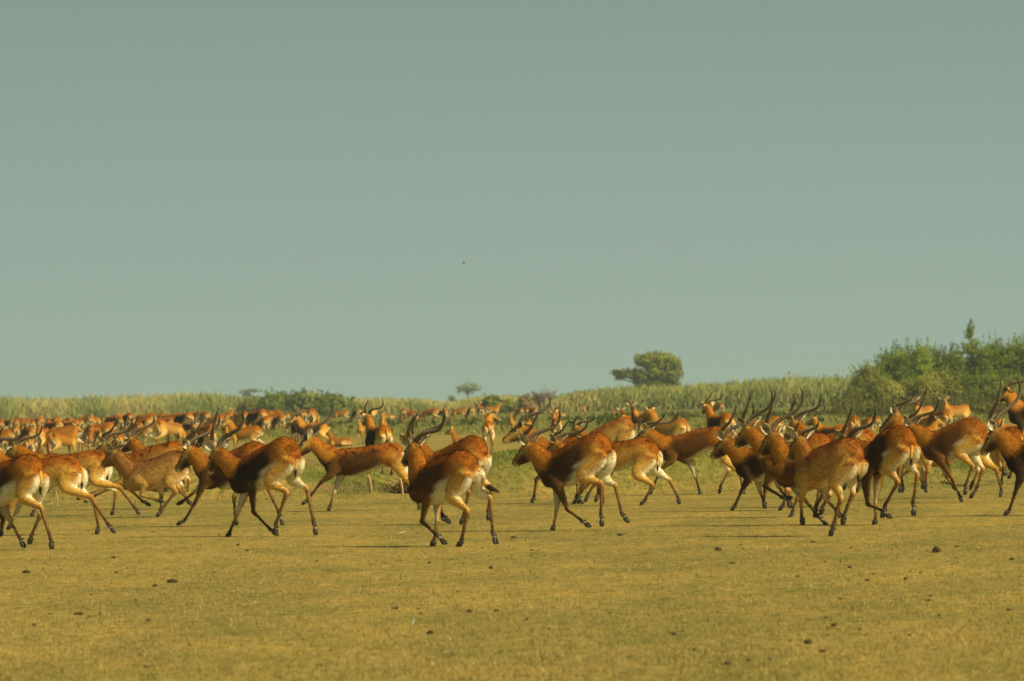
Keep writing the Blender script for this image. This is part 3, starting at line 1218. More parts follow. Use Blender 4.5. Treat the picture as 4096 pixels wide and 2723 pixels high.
# the thicket on the right
right_row = 938
for i, (px, top, w, cols, lab, nn, sp) in enumerate([
        (2012, 838, 105, OLIVE, 'olive bush at the left end of the right hand thicket', 5200, 0),
        (2068, 802, 120, FRESH, 'green bush rising second in the right hand thicket', 6500, 0),
        (2132, 784, 115, FRESH, 'tall bright green bush left of the spire shaped sapling', 7000, 0),
        (2188, 792, 95, DEEP, 'dark green bush just left of the spire shaped sapling', 5200, 0),
        (2292, 770, 110, FRESH, 'bright green bush right of the spire shaped sapling', 7000, 0),
        (2345, 766, 90, FRESH, 'green bush cut by the right edge of the picture', 6000, 0),
        (2410, 778, 110, FRESH, 'green bush beyond the right edge of the thicket', 4500, 0)]):
    auto_bush(px, top - 9, w * 1.18, right_row - .022 * (px - 2150), lab, cols, int(nn * 4.2), .19, seed=40 + i)
for i, (px, top, w, cols, lab) in enumerate([
        (2040, 868, 130, OLIVE, 'low olive bush in front of the left end of the thicket'),
        (2150, 856, 150, OLIVE, 'wide olive bush in front of the middle of the thicket'),
        (2260, 852, 150, DEEP, 'dark low bush below the spire shaped sapling'),
        (2352, 858, 130, OLIVE, 'low olive bush in front of the thicket at the right edge')]):
    auto_bush(px, top - 6, w * 1.1, right_row + 8 - .022 * (px - 2150), lab, cols, 20000, .16, seed=60 + i)
plant('sapling', 'tree', 'slender spire shaped sapling standing above the thicket', 2240, right_row - 2,
      [(0, 0, 6.3, .35, .35, .7), (-.15, 0, 5.7, .40, .4, .32), (.35, 0, 5.2, .45, .4, .28), (-.35, 0, 4.9, .50, .4, .28), (.1, 0, 4.5, .8, .6, .4), (0, 0, 3.6, .6, .6, .6)],
      2600, .17, [(.15, .19, .025), (.35, .40, .05)], trunk=(4.6, .07), seed=88)
# mound of bushes centre left
for i, (px, top, w, cols, lab) in enumerate([
        (588, 912, 90, OLIVE, 'low hazy bush at the left end of the distant green mound'),
        (640, 896, 115, HAZY, 'rounded hazy green bush, left half of the distant mound'),
        (704, 891, 120, HAZY, 'tallest hazy green bush at the crest of the distant mound'),
        (762, 900, 110, HAZY, 'hazy green bush sloping down the right of the distant mound'),
        (808, 918, 60, OLIVE, 'smallest hazy bush at the right foot of the distant mound')]):
    auto_bush(px, top, w, hor(px) + 29, lab, cols, 6500, .34, seed=10 + i)
# shrubs standing in the reeds right of centre
for i, (px, top, w, cols, lab) in enumerate([
        (1135, 900, 60, HAZY, 'hazy green shrub among reeds right of the small flat tree'),
        (1172, 908, 40, DEEP, 'dark hazy shrub between the flat tree and the orange thatch coloured mound'),
        (1330, 902, 70, OLIVE, 'yellow green shrub in the reeds left of the big tree'),
        (1395, 898, 55, HAZY, 'green shrub in the reeds below the left limb of the big tree'),
        (1630, 890, 60, DEEP, 'dark green shrub in the reeds right of the big tree'),
        (1700, 893, 95, HAZY, 'wide green shrub in the reeds, second right of the big tree'),
        (1762, 880, 90, DEEP, 'tall dark shrub in the reeds under the tiny treetop'),
        (1845, 888, 95, HAZY, 'green shrub in the reeds midway between tree and thicket'),
        (1925, 882, 90, DEEP, 'dark shrub in the reeds next to the right hand thicket')]):
    auto_bush(px, top + 6, w, hor(px) + 31.0, lab, OLIVE if i % 2 else HAZY, 3600, .30, seed=110 + i)
auto_bush(1213, 904, 46, hor(1213) + 30.5, 'pale orange dry grass mound shaped like a thatched hut', [(.34, .22, .08), (.52, .36, .14)], 2600, .26, seed=130)
auto_bush(1818, 848, 30, hor(1818) + 29, 'tiny round treetop showing over the reeds on the right', FRESH, 900, .25, seed=131)

# trees
plant('acacia_tree', 'tree', 'large spreading tree with a ragged left limb above the reeds', 1500, hor(1500) + 23.5,
      [(.6, 0, 6.5, 2.1, 1.8, 1.25), (2.3, 0, 5.9, 2.1, 1.8, 1.5), (-.9, 0, 6.4, 1.5, 1.4, 1.0), (3.2, 0, 4.6, 1.5, 1.5, 1.6), (1.4, 0, 4.6, 2.0, 1.8, 1.3),
       (-1.3, 0, 4.4, 1.5, 1.3, .9), (-3.0, 0, 4.7, 1.6, 1.1, .65), (-4.6, 0, 4.8, 1.1, .9, .55), (-1.4, 0, 3.2, 1.1, 1.0, .8), (.6, 0, 3.4, 1.4, 1.3, .9),
       (2.8, 0, 3.1, 1.5, 1.3, .9), (-4.3, 0, 4.1, .7, .6, .35)],
      20000, .34, [(.170, .195, .028), (.430, .440, .060)], trunk=(2.4, .32), seed=5)
plant('flat_topped_tree', 'tree', 'small flat topped tree over the reeds above the distant mound', 576, hor(576) + 17,
      [(-1.1, 0, 4.0, 1.1, .9, .38), (.2, 0, 4.25, 1.3, 1.0, .36), (1.6, 0, 4.1, 1.3, .9, .22), (-.5, 0, 3.4, .9, .8, .35)],
      1500, .24, HAZY, trunk=(3.1, .12), seed=6)
plant('flat_topped_tree', 'tree', 'small umbrella shaped tree left of centre on the skyline', 1079, hor(1079) + 17.5,
      [(-.9, 0, 3.7, 1.3, .9, .75), (.4, 0, 4.1, 1.4, 1.0, .8), (1.3, 0, 3.6, 1.2, .9, .7), (-1.5, 0, 3.3, .9, .6, .5), (.2, 0, 3.0, 1.2, .8, .6)],
      1700, .24, HAZY, trunk=(3.0, .13), seed=7)
plant('small_tree', 'tree', 'tiny round tree just left of the umbrella shaped tree', 1041, hor(1041) + 17,
      [(0, 0, 1.9, .75, .7, .7), (.3, 0, 1.3, .7, .6, .6)], 700, .24, HAZY, trunk=(1.2, .08), seed=8)


def bare_bush():
    px = 1253
    row = hor(px) + 31
    root = bpy.data.objects.new('bare_bush', None)
    COL.objects.link(root)
    root.location = ground(px * K, row * K)
    r = random.Random(3)
    segs = []
    for i in range(70):
        a = r.uniform(-.62, .62)
        b = r.uniform(-.5, .5)
        L_ = r.uniform(1.4, 2.5)
        p0 = Vector((r.uniform(-.3, .3), r.uniform(-.3, .3), 0))
        p1 = p0 + Vector((math.sin(a) * L_ * .5, math.sin(b) * L_ * .5, L_ * .5))
        p2 = p1 + Vector((math.sin(a * 1.3 + r.uniform(-.3, .3)) * L_ * .5, math.sin(b) * L_ * .4, L_ * .45))
        segs.append([(*p0, .05), (*p1, .04), (*p2, .015)])
        for q in range(3):
            p3 = p1.lerp(p2, r.uniform(.2, .9))
            p4 = p3 + Vector((r.uniform(-.45, .45), r.uniform(-.3, .3), r.uniform(.1, .5)))
            segs.append([(*p3, .03), (*((p3 + p4) / 2), .022), (*p4, .01)])
    v, f = tube_mesh(segs, 4)
    link('twigs', mesh_from('twigs', v, f, make_plain('grey_twigs', (.20, .13, .095), .9, .1, .3, 4)), root)
    V, F, C = crown_mesh([(0, 0, 1.3, 1.0, .8, .9)], 500, .14, [(.14, .09, .05), (.22, .14, .07)], 9)
    link('dead_leaves', mesh_from('dead_leaves', V, F, M_LEAF, C, smooth=False), root)
    tag(root, 'leafless grey brown bush on the skyline at the centre', 'bush')


bare_bush()


# scrub and weeds nobody could count
def scrub(name, label, n, xr, yr, hr, cols, size, leaves, seed, field=None):
    r = np.random.default_rng(seed)
    Vs, Fs, Cs, off = [], [], [], 0
    for i in range(n):
        xo, Y = r.uniform(*xr), r.uniform(*yr)
        X = (xo - 1179.5) / 14000 * Y
        h = r.uniform(*hr)
        if field is not None and field(X, Y) < r.uniform(0, 1):
            continue
        w = h * r.uniform(.6, 1.0)
        V, F, C = crown_mesh([(0, 0, h * .5, w, w, h * .5), (w * .5, 0, h * .35, w * .7, w * .7, h * .35)], leaves, size, cols, int(seed * 100 + i))
        V = V + np.array((X, Y, float(height(X, Y))))
        Vs.append(V)
        Fs.append(F + off)
        Cs.append(C)
        off += len(V)
    me = mesh_from(name, np.vstack(Vs), np.vstack(Fs), M_LEAF, np.vstack(Cs), smooth=False)
    tag(link(name, me), label, 'scrub', kind='stuff')


scrub('scrub', 'grey green scrub in front of the right hand thicket', 120, (1930, 2560), (262, 350), (.55, 1.15), [(.105, .110, .028), (.215, .205, .065)], .13, 170, 3)
scrub('weeds', 'leafy green weeds at the near edge of the far meadow', 90, (900, 1420), (262, 380), (.12, .34), [(.07, .11, .02), (.14, .18, .035)], .10, 45, 4)
scrub('weeds', 'scattered weeds in the meadow on the right', 110, (1400, 2100), (255, 420), (.15, .45), [(.09, .12, .025), (.18, .19, .045)], .12, 45, 5)
scrub('weeds', 'weeds around the herd on the left', 60, (300, 900), (255, 420), (.10, .30), [(.08, .11, .025), (.17, .18, .045)], .10, 40, 6)

# ------------------------------------------------------------------ the running animals in front, each in its own pose
CROPS = {1: (0, 1500), 2: (600, 1500), 3: (1200, 1500), 4: (1800, 1500), 5: (2300, 1500), 6: (2800, 1500), 7: (3296, 1500)}
CS = 800 / 1673.0


def hero(crop, row, alpha, pts, kind, label, size=1.0, name=None, head_toward=False, roll=0.0, group='antelope running past in the foreground'):
    """crop: which enlarged view the joint positions were read from; row: overview row of the ground under the animal;
    alpha: degrees the heading turns from image-left to straight away"""
    ox, oy = CROPS[crop]

    def full(q):
        return ox + q[0] * CS, oy + q[1] * CS
    a = math.radians(alpha)
    h = np.array([-math.cos(a), math.sin(a), 0])
    L = np.array([-math.sin(a), -math.cos(a), 0])
    xm = full(((pts['tb'][0] + pts['wi'][0]) / 2, 0))[0]
    rowf = row * K
    base = ground(xm, rowf)
    ppm = F_PX / base[1] / CS

    def solve(q, lat):
        d = ray(*full(q))
        t = ((base - CAMP) @ L + lat) / (d @ L)
        p = CAMP + d * t - base
        return np.array([p @ h, lat, p[2]])
    J = {}
    for n in ('tb', 'cr', 'mb', 'wi'):
        J[n] = solve(pts[n], 0.0)
    S = size
    J['poll'] = solve(pts['poll'], pts.get('py', 0.0))
    # head: the nose lies on its sight line one head-length from the poll
    dn = ray(*full(pts['nose']))
    pw = base + h * J['poll'][0] + L * J['poll'][1] + np.array([0, 0, J['poll'][2]])
    tc = (pw - CAMP) @ dn / (dn @ dn)
    foot = CAMP + dn * tc
    gap = np.linalg.norm(foot - pw)
    HL = .315 * S
    ext = math.sqrt(max(0.0, HL * HL - gap * gap)) / np.linalg.norm(dn)
    nw = CAMP + dn * (tc + (-ext if head_toward else ext)) - base
    J['nose'] = np.array([nw @ h, nw @ L, nw[2]])
    J['roll'] = roll
    for nm, side in (('hl', 1), ('hr', -1)):
        lt = [.115, .095, .085, .085]
        J[nm] = [solve(q, side * l * S) for q, l in zip(pts[nm], lt)]
    for nm, side in (('fl', 1), ('fr', -1)):
        lt = [.100, .085, .075, .075]
        J[nm] = [solve(q, side * l * S) for q, l in zip(pts[nm], lt)]
    k = dict(kind)
    k.setdefault('fur', 24000)
    vr = random.Random(int(row * 7 + pts['tb'][0]))
    k.setdefault('fwd_horn', -.70 + vr.uniform(-.10, .14))
    k['horn'] = k.get('horn', 1.0) * vr.uniform(.92, 1.06)
    k['spread'] = k.get('spread', 1.0) * vr.uniform(.82, 1.2)
    k['mottle'] = k.get('mottle', .8) * vr.uniform(.6, 1.3)
    if k.get('dark', 0) > .6:
        k['dark'] = k['dark'] * vr.uniform(.86, 1.0)
    if 'tail' in pts:
        k['tail'] = [solve(q[:2], q[2] if len(q) > 2 else 0.0) for q in pts['tail']]
    r = build_animal(J, k, S=S)
    r.location = base
    r.rotation_euler = (0, 0, math.atan2(h[1], h[0]))
    tag(r, label, 'antelope', group)
    if 0:
        print(label, 'ppm', round(ppm), 'torso', round(float(np.linalg.norm(J['wi'] - J['tb'])), 2),
              'neck', round(float(np.linalg.norm(J['poll'] - J['wi'])), 2), 'rump', round(float(J['cr'][2]), 2))
    return r


def P(**k):
    return k


BM = dict(dark=1.0, face=1.0, legs=1.0, mottle=.7, deep=1.12, patch=1.0, bulk=.96)           # adult male, black shoulder
RM = dict(bulk=.96, dark=.15, face=.5, legs=.8, mottle=1.0)            # chestnut
YG = dict(dark=.1, face=.35, legs=.5, mottle=.9, young=.55)

HEROES = [
    # leftmost, cut by the frame
    (1, 1265, 40, P(tb=(312, 765), cr=(215, 662), mb=(20, 730), wi=(-150, 800), poll=(-350, 660), nose=(-430, 800),
        hl=[(170, 1010), (345, 1120), (425, 1370), (435, 1455)], hr=[(290, 1040), (335, 1170), (262, 1340), (245, 1412)],
        fl=[(-60, 1100), (30, 1200), (8, 1310), (-4, 1350)], fr=[(20, 1080), (85, 1215), (160, 1350), (205, 1440)]),
     dict(BM), 'dark shouldered antelope at the left edge, only rump and legs in the picture', {}),
    (1, 1232, 16, P(tb=(655, 745), cr=(545, 665), mb=(330, 705), wi=(130, 700), poll=(-90, 590), nose=(-210, 690),
        hl=[(520, 930), (765, 1030), (905, 1245), (965, 1318)], hr=[(640, 960), (790, 1070), (822, 1270), (805, 1335)],
        fl=[(150, 990), (60, 1140), (-10, 1260), (-60, 1300)], fr=[(190, 980), (140, 1130), (90, 1250), (60, 1290)]),
     dict(RM), 'tan thighed antelope pushing off with trailing hind leg, second from the left edge', {}),
    (1, 1187, 10, P(tb=(872, 715), cr=(785, 620), mb=(600, 655), wi=(400, 655), poll=(118, 585), nose=(10, 690),
        hl=[(770, 880), (1005, 945), (1128, 1105), (1168, 1165)], hr=[(850, 890), (968, 975), (948, 1120), (930, 1175)],
        fl=[(390, 880), (240, 970), (175, 1070), (140, 1130)], fr=[(420, 900), (330, 1040), (278, 1140), (255, 1188)]),
     dict(RM, dark=.25, face=.8), 'golden brown antelope with long ringed horns, rump below the big eared female', {}),
    (1, 1190, 12, P(tb=(1512, 700), cr=(1445, 628), mb=(1290, 690), wi=(1130, 725), poll=(945, 622), nose=(842, 728),
        hl=[(1405, 890), (1465, 975), (1350, 1120), (1310, 1185)], hr=[(1320, 880), (1345, 1010), (1348, 1110), (1335, 1150)],
        fl=[(1205, 890), (1180, 1002), (1320, 1045), (1375, 1055)], fr=[(1150, 880), (1075, 940), (1190, 1050), (1262, 1088)]),
     dict(YG, horn=.62, spread=.7, young=.7), 'grey brown young male galloping with folded forelegs and short horns', {}),
    (1, 1172, 12, P(tb=(1555, 640), cr=(1440, 548), mb=(1260, 590), wi=(1080, 665), poll=(868, 560), nose=(760, 660),
        hl=[(1400, 830), (1495, 950), (1580, 1050), (1612, 1095)], hr=[(1440, 830), (1520, 930), (1560, 1030), (1590, 1080)],
        fl=[(1040, 870), (930, 940), (800, 1000), (700, 1060)], fr=[(1060, 870), (900, 930), (720, 1000), (640, 1035)]),
     dict(RM, mottle=1.2, dark=.3), 'dark chestnut backed antelope running behind the grey brown young male', {}),
    (1, 1150, 25, P(tb=(1600, 640), cr=(1500, 575), mb=(1380, 600), wi=(1240, 615), poll=(1085, 515), nose=(990, 615),
        hl=[(1480, 780), (1540, 880), (1500, 1000), (1480, 1050)], hr=[(1500, 780), (1580, 880), (1560, 1000), (1540, 1050)],
        fl=[(1210, 800), (1180, 900), (1190, 1000), (1175, 1040)], fr=[(1230, 800), (1210, 900), (1230, 1000), (1215, 1040)]),
     dict(BM, dark=.6), 'antelope with pale striped cheek and one long swept horn, head above the chestnut back', {}),
    (2, 1210, 25, P(tb=(930, 650), cr=(845, 555), mb=(690, 625), wi=(505, 695), poll=(312, 602), nose=(197, 775),
        hl=[(900, 860), (990, 950), (1075, 1140), (1115, 1262)], hr=[(760, 900), (700, 1010), (712, 1150), (725, 1255)],
        fl=[(455, 890), (385, 1050), (295, 1200), (225, 1248)], fr=[(455, 880), (390, 960), (275, 1050), (225, 1080)]),
     dict(BM), 'black chested male reaching out its dark foreleg, just left of the big centre left male', {}),
    (2, 1235, 38, P(tb=(1190, 632), cr=(1095, 520), mb=(915, 612), wi=(755, 705), poll=(552, 612), nose=(478, 785),
        hl=[(985, 885), (1142, 985), (1052, 1240), (1052, 1325)], hr=[(1170, 860), (1312, 955), (1368, 1225), (1390, 1335)],
        fl=[(850, 920), (866, 1140), (1005, 1285), (1068, 1335)], fr=[(800, 960), (735, 1140), (668, 1305), (640, 1362)]),
     dict(BM), 'big black chested male with humped red rump trotting, centre left of the picture', {}),
    (3, 1175, 6, P(tb=(850, 628), cr=(745, 560), mb=(545, 592), wi=(330, 612), poll=(52, 515), nose=(-90, 668),
        hl=[(840, 800), (930, 930), (990, 1070), (1000, 1128)], hr=[(930, 800), (1040, 900), (1150, 1000), (1220, 1030)],
        fl=[(262, 820), (178, 892), (60, 1040), (12, 1080)], fr=[(345, 820), (290, 970), (250, 1090), (235, 1140)]),
     dict(BM, dark=.9, mottle=1, deep=.98, patch=.1), 'dark flanked male in full side view at a stretched gallop, left of centre', {}),
    (3, 1207, 36, P(tb=(1502, 612), cr=(1415, 507), mb=(1255, 585), wi=(1110, 650), poll=(972, 545), nose=(895, 690),
        hl=[(1330, 850), (1410, 980), (1365, 1180), (1345, 1245)], hr=[(1480, 850), (1600, 960), (1572, 1130), (1578, 1215)],
        fl=[(1150, 900), (1120, 1060), (1200, 1170), (1255, 1238)], fr=[(1190, 900), (1160, 1050), (1190, 1170), (1210, 1220)]),
     dict(BM, dark=.7, mottle=1.1), 'red backed male running half hidden behind the centre male', {}),
    (3, 1258, 50, P(tb=(1440, 735), cr=(1335, 628), mb=(1165, 690), wi=(1015, 760), poll=(945, 568), nose=(858, 700),
        hl=[(1250, 1000), (1400, 1145), (1355, 1360), (1322, 1442)], hr=[(1470, 960), (1592, 1035), (1612, 1310), (1645, 1412)],
        fl=[(1062, 1010), (1022, 1220), (1140, 1330), (1222, 1410)], fr=[(1150, 1050), (1150, 1210), (1120, 1380), (1105, 1435)],
        tail=[(1440, 745), (1475, 770, -.03), (1515, 830, -.06), (1548, 900, -.08), (1595, 940, -.10), (1672, 975, -.14)]),
     dict(BM, dark=.9), 'dark shouldered male with tail flicked out, nearest the camera at the centre', {}),
    (4, 1157, 18, P(tb=(1280, 590), cr=(1190, 525), mb=(1010, 512), wi=(830, 555), poll=(592, 402), nose=(418, 528),
        hl=[(1190, 790), (1250, 900), (1230, 1010), (1215, 1060)], hr=[(1150, 780), (1130, 880), (1062, 1010), (1035, 1090)],
        fl=[(800, 790), (722, 870), (702, 1010), (683, 1068)], fr=[(840, 790), (900, 900), (950, 1000), (960, 1050)]),
     dict(BM, dark=.5, face=.6), 'male with very long ringed horns and raised tan face, behind the centre right male', dict(size=1.08)),
    (4, 1160, 20, P(tb=(1330, 660), cr=(1240, 590), mb=(1130, 580), wi=(1030, 610), poll=(885, 545), nose=(775, 655),
        hl=[(1210, 800), (1180, 880), (1075, 1000), (1112, 1075)], hr=[(1240, 800), (1210, 900), (1150, 1000), (1130, 1060)],
        fl=[(1010, 800), (1066, 900), (1068, 1010), (1075, 1075)], fr=[(1040, 800), (1100, 900), (1060, 1000), (1030, 1088)]),
     dict(RM), 'tan faced antelope whose head shows over the back of the centre right male', {}),
    (4, 1222, 33, P(tb=(1262, 562), cr=(1190, 485), mb=(1010, 558), wi=(850, 655), poll=(648, 562), nose=(516, 712),
        hl=[(1090, 840), (1268, 915), (1262, 1155), (1272, 1265)], hr=[(1255, 850), (1385, 930), (1435, 1150), (1495, 1230)],
        fl=[(905, 930), (985, 1120), (1098, 1210), (1175, 1268)], fr=[(905, 960), (892, 1110), (866, 1265), (848, 1308)]),
     dict(BM), 'black chested male with pale grey belly patch, large at centre right', {}),
    (4, 1118, 14, P(tb=(1485, 405), cr=(1405, 352), mb=(1290, 405), wi=(1160, 480), poll=(1052, 420), nose=(985, 510),
        hl=[(1420, 600), (1480, 720), (1440, 840), (1420, 890)], hr=[(1400, 600), (1420, 720), (1380, 840), (1360, 880)],
        fl=[(1150, 680), (1120, 770), (1130, 860), (1115, 900)], fr=[(1170, 680), (1160, 770), (1170, 860), (1155, 900)]),
     dict(YG, young=.45, horn=.8), 'brown humped young male with bright white rump crescent, behind the centre right male', {}),
    (5, 1163, 22, P(tb=(665, 622), cr=(560, 520), mb=(400, 545), wi=(240, 575), poll=(60, 560), nose=(-60, 650),
        hl=[(500, 820), (645, 920), (590, 1030), (545, 1085)], hr=[(650, 780), (795, 885), (860, 1020), (875, 1078)],
        fl=[(220, 800), (240, 930), (235, 1040), (215, 1080)], fr=[(240, 800), (180, 900), (200, 960), (215, 1000)]),
     dict(RM, dark=.12, horn=0), 'smooth chestnut hornless antelope in mid stride, right of the centre right male', {}),
    (5, 1138, 12, P(tb=(1275, 510), cr=(1190, 425), mb=(1010, 448), wi=(815, 510), poll=(592, 452), nose=(462, 540),
        hl=[(1240, 690), (1385, 830), (1400, 950), (1420, 990)], hr=[(1230, 690), (1285, 800), (1218, 920), (1205, 990)],
        fl=[(815, 700), (715, 790), (655, 925), (630, 995)], fr=[(965, 720), (1005, 840), (1040, 960), (1048, 1008)]),
     dict(BM, dark=.85, mottle=1, deep=1.02, patch=.15), 'dark brown male with white belly stretched out and head held low', {}),
    (6, 1175, 28, P(tb=(760, 660), cr=(690, 590), mb=(570, 585), wi=(425, 615), poll=(200, 525), nose=(82, 660),
        hl=[(660, 830), (720, 960), (700, 1070), (662, 1130)], hr=[(700, 850), (740, 960), (755, 1060), (762, 1112)],
        fl=[(410, 850), (345, 970), (296, 1075), (262, 1132)], fr=[(480, 860), (500, 960), (530, 1050), (545, 1112)]),
     dict(BM), 'black necked male with lowered head, leading the right hand bunch', {}),
    (6, 1190, 30, P(tb=(1050, 560), cr=(960, 480), mb=(800, 545), wi=(620, 575), poll=(388, 425), nose=(285, 560),
        hl=[(930, 800), (1000, 930), (975, 1070), (960, 1190)], hr=[(800, 880), (815, 1020), (775, 1130), (745, 1212)],
        fl=[(600, 800), (545, 960), (535, 1050), (545, 1115)], fr=[(620, 820), (650, 920), (720, 1020), (760, 1110)]),
     dict(BM, dark=.6, fwd_horn=-.45), 'antelope with head up and dark upright horn, second head of the right hand bunch', {}),
    (6, 1208, 38, P(tb=(1120, 680), cr=(1040, 610), mb=(900, 640), wi=(760, 660), poll=(592, 478), nose=(480, 642),
        hl=[(960, 880), (1030, 990), (968, 1100), (962, 1190)], hr=[(1040, 900), (1080, 1000), (1025, 1100), (1008, 1165)],
        fl=[(590, 800), (540, 925), (688, 1018), (770, 1022)], fr=[(800, 930), (858, 1020), (985, 1170), (1075, 1268)]),
     dict(BM, dark=.75, fwd_horn=-.48, horn=1.05), 'male with tall upright horns and dark face, foreleg folded, in the right hand bunch', {}),
    (6, 1234, 42, P(tb=(1295, 660), cr=(1195, 520), mb=(1020, 592), wi=(895, 640), poll=(828, 512), nose=(735, 668),
        hl=[(1120, 870), (1172, 1040), (1115, 1250), (1090, 1345)], hr=[(1250, 830), (1275, 985), (1205, 1170), (1192, 1250)],
        fl=[(880, 880), (845, 1050), (850, 1180), (862, 1255)], fr=[(1050, 900), (1045, 1030), (1135, 1120), (1185, 1190)]),
     dict(YG, young=.25, dark=.15, horn=.62, spread=.8, face=.6), 'tan antelope with short horns at the front of the right hand bunch', {}),
    (6, 1166, 12, P(tb=(1425, 525), cr=(1325, 432), mb=(1150, 465), wi=(965, 510), poll=(785, 375), nose=(700, 500),
        hl=[(1300, 700), (1360, 800), (1330, 920), (1310, 980)], hr=[(1280, 700), (1300, 800), (1220, 900), (1200, 960)],
        fl=[(950, 740), (930, 850), (1000, 930), (1060, 960)], fr=[(970, 740), (1000, 850), (1060, 920), (1090, 930)]),
     dict(RM, dark=.35), 'long backed reddish antelope with high dark horns at the rear of the right hand bunch', {}),
    (7, 1208, 54, P(tb=(705, 530), cr=(620, 425), mb=(510, 455), wi=(410, 550), poll=(190, 535), nose=(110, 690),
        hl=[(520, 760), (615, 895), (512, 1080), (485, 1192)], hr=[(700, 720), (778, 835), (745, 1060), (752, 1178)],
        fl=[(350, 900), (365, 1075), (490, 1130), (560, 1192)], fr=[(450, 880), (432, 1055), (430, 1210), (414, 1252)]),
     dict(BM, dark=1.0), 'black flanked male seen from behind with one foreleg folded, right of the bunch', {}),
    (7, 1152, 25, P(tb=(900, 520), cr=(800, 470), mb=(700, 470), wi=(620, 490), poll=(582, 312), nose=(445, 450),
        hl=[(850, 700), (860, 800), (850, 900), (840, 950)], hr=[(820, 700), (840, 800), (830, 900), (820, 950)],
        fl=[(640, 700), (620, 820), (640, 930), (630, 980)], fr=[(660, 700), (640, 820), (660, 930), (650, 980)]),
     dict(BM, dark=.5, face=.8), 'male with swept back ringed horns holding its muzzle low behind the black flanked male', {}),
    (7, 1156, 28, P(tb=(1312, 485), cr=(1205, 352), mb=(1050, 408), wi=(915, 470), poll=(722, 405), nose=(610, 530),
        hl=[(1110, 630), (1238, 765), (1182, 920), (1180, 1000)], hr=[(1230, 640), (1325, 785), (1280, 930), (1222, 1028)],
        fl=[(1005, 740), (1080, 880), (1132, 1000), (1155, 1058)], fr=[(1000, 740), (1010, 830), (1085, 930), (1105, 960)]),
     dict(BM, dark=.8), 'male with lyre shaped horns and rounded rump leaping, near the right edge', {}),
    (7, 1186, 22, P(tb=(2040, 545), cr=(1960, 470), mb=(1820, 510), wi=(1650, 545), poll=(1420, 450), nose=(1292, 632),
        hl=[(1980, 800), (2080, 930), (2050, 1080), (2040, 1160)], hr=[(2000, 800), (2100, 930), (2080, 1080), (2070, 1160)],
        fl=[(1650, 830), (1600, 980), (1550, 1120), (1508, 1172)], fr=[(1690, 830), (1720, 960), (1760, 1080), (1790, 1160)]),
     dict(BM, fwd_horn=-.38, horn=1.18), 'male with very tall ringed horns entering at the right edge, black chest', {}),
    (7, 1146, 8, P(tb=(1310, 560), cr=(1220, 480), mb=(1040, 510), wi=(870, 540), poll=(700, 480), nose=(600, 570),
        hl=[(1320, 700), (1440, 790), (1482, 950), (1475, 1022)], hr=[(1260, 720), (1290, 800), (1240, 900), (1220, 960)],
        fl=[(820, 740), (700, 800), (640, 850), (590, 900)], fr=[(860, 740), (800, 850), (840, 930), (860, 980)]),
     dict(RM, horn=0), 'orange antelope mostly hidden behind the leaping male, hind leg stretched', {}),
    (7, 1117, 55, P(tb=(1640, 500), cr=(1575, 438), mb=(1500, 470), wi=(1430, 500), poll=(1400, 480), nose=(1350, 520),
        hl=[(1480, 650), (1502, 760), (1486, 870), (1480, 925)], hr=[(1600, 640), (1590, 720), (1560, 820), (1542, 865)],
        fl=[(1440, 700), (1450, 780), (1500, 800), (1530, 830)], fr=[(1470, 700), (1480, 760), (1500, 800), (1520, 840)]),
     dict(RM, horn=0), 'small orange antelope running beyond the tall horned male at the right edge', dict(size=.9)),
]
for crop, row, alpha, pts, kind, label, extra in HEROES:
    hero(crop, row, alpha, pts, kind, label, **extra)

# ------------------------------------------------------------------ the herd behind: standing, grazing and lying animals
STAND_LEGS = dict(hl=[(.24, .115, .60), (-.04, .095, .43), (.03, .085, .10), (.075, .085, .012)],
                  hr=[(.20, -.115, .60), (-.09, -.095, .43), (-.03, -.085, .10), (.015, -.085, .012)],
                  fl=[(.73, .10, .58), (.75, .085, .32), (.74, .075, .09), (.785, .075, .012)],
                  fr=[(.75, -.10, .58), (.80, -.085, .32), (.80, -.075, .09), (.845, -.075, .012)])
TOPL = dict(tb=(.0, 0, .90), cr=(.12, 0, .99), mb=(.42, 0, .94), wi=(.74, 0, .95))
POSES = {
    's': dict(STAND_LEGS, **TOPL, poll=(.98, 0, 1.19), nose=(1.23, 0, 1.04)),
    'c': dict(STAND_LEGS, **TOPL, poll=(.95, .06, 1.20), nose=(1.05, .28, 1.05)),           # head turned to its left
    'b': dict(STAND_LEGS, **TOPL, poll=(.93, -.12, 1.18), nose=(.90, -.36, 1.04)),          # head turned right
    'g': dict(STAND_LEGS, tb=(.0, 0, .90), cr=(.12, 0, .99), mb=(.42, 0, .92), wi=(.74, 0, .90), poll=(1.16, 0, .40), nose=(1.27, 0, .12)),
    'f': dict(STAND_LEGS, **TOPL, poll=(.95, 0, 1.22), nose=(1.16, 0, 1.01)),
    'l': dict(tb=(.0, 0, .30), cr=(.12, 0, .38), mb=(.42, 0, .36), wi=(.72, 0, .42), poll=(.98, .03, .74), nose=(1.22, .05, .62),
              hl=[(.34, .20, .10), (.02, .20, .06), (.28, .21, .04), (.33, .21, .03)], hr=[(.32, -.18, .10), (.02, -.2, .06), (.28, -.2, .04), (.33, -.2, .03)],
              fl=[(.70, .14, .12), (.90, .13, .06), (.72, .14, .04), (.68, .14, .03)], fr=[(.70, -.14, .12), (.90, -.13, .06), (.72, -.14, .04), (.68, -.14, .03)]),
}
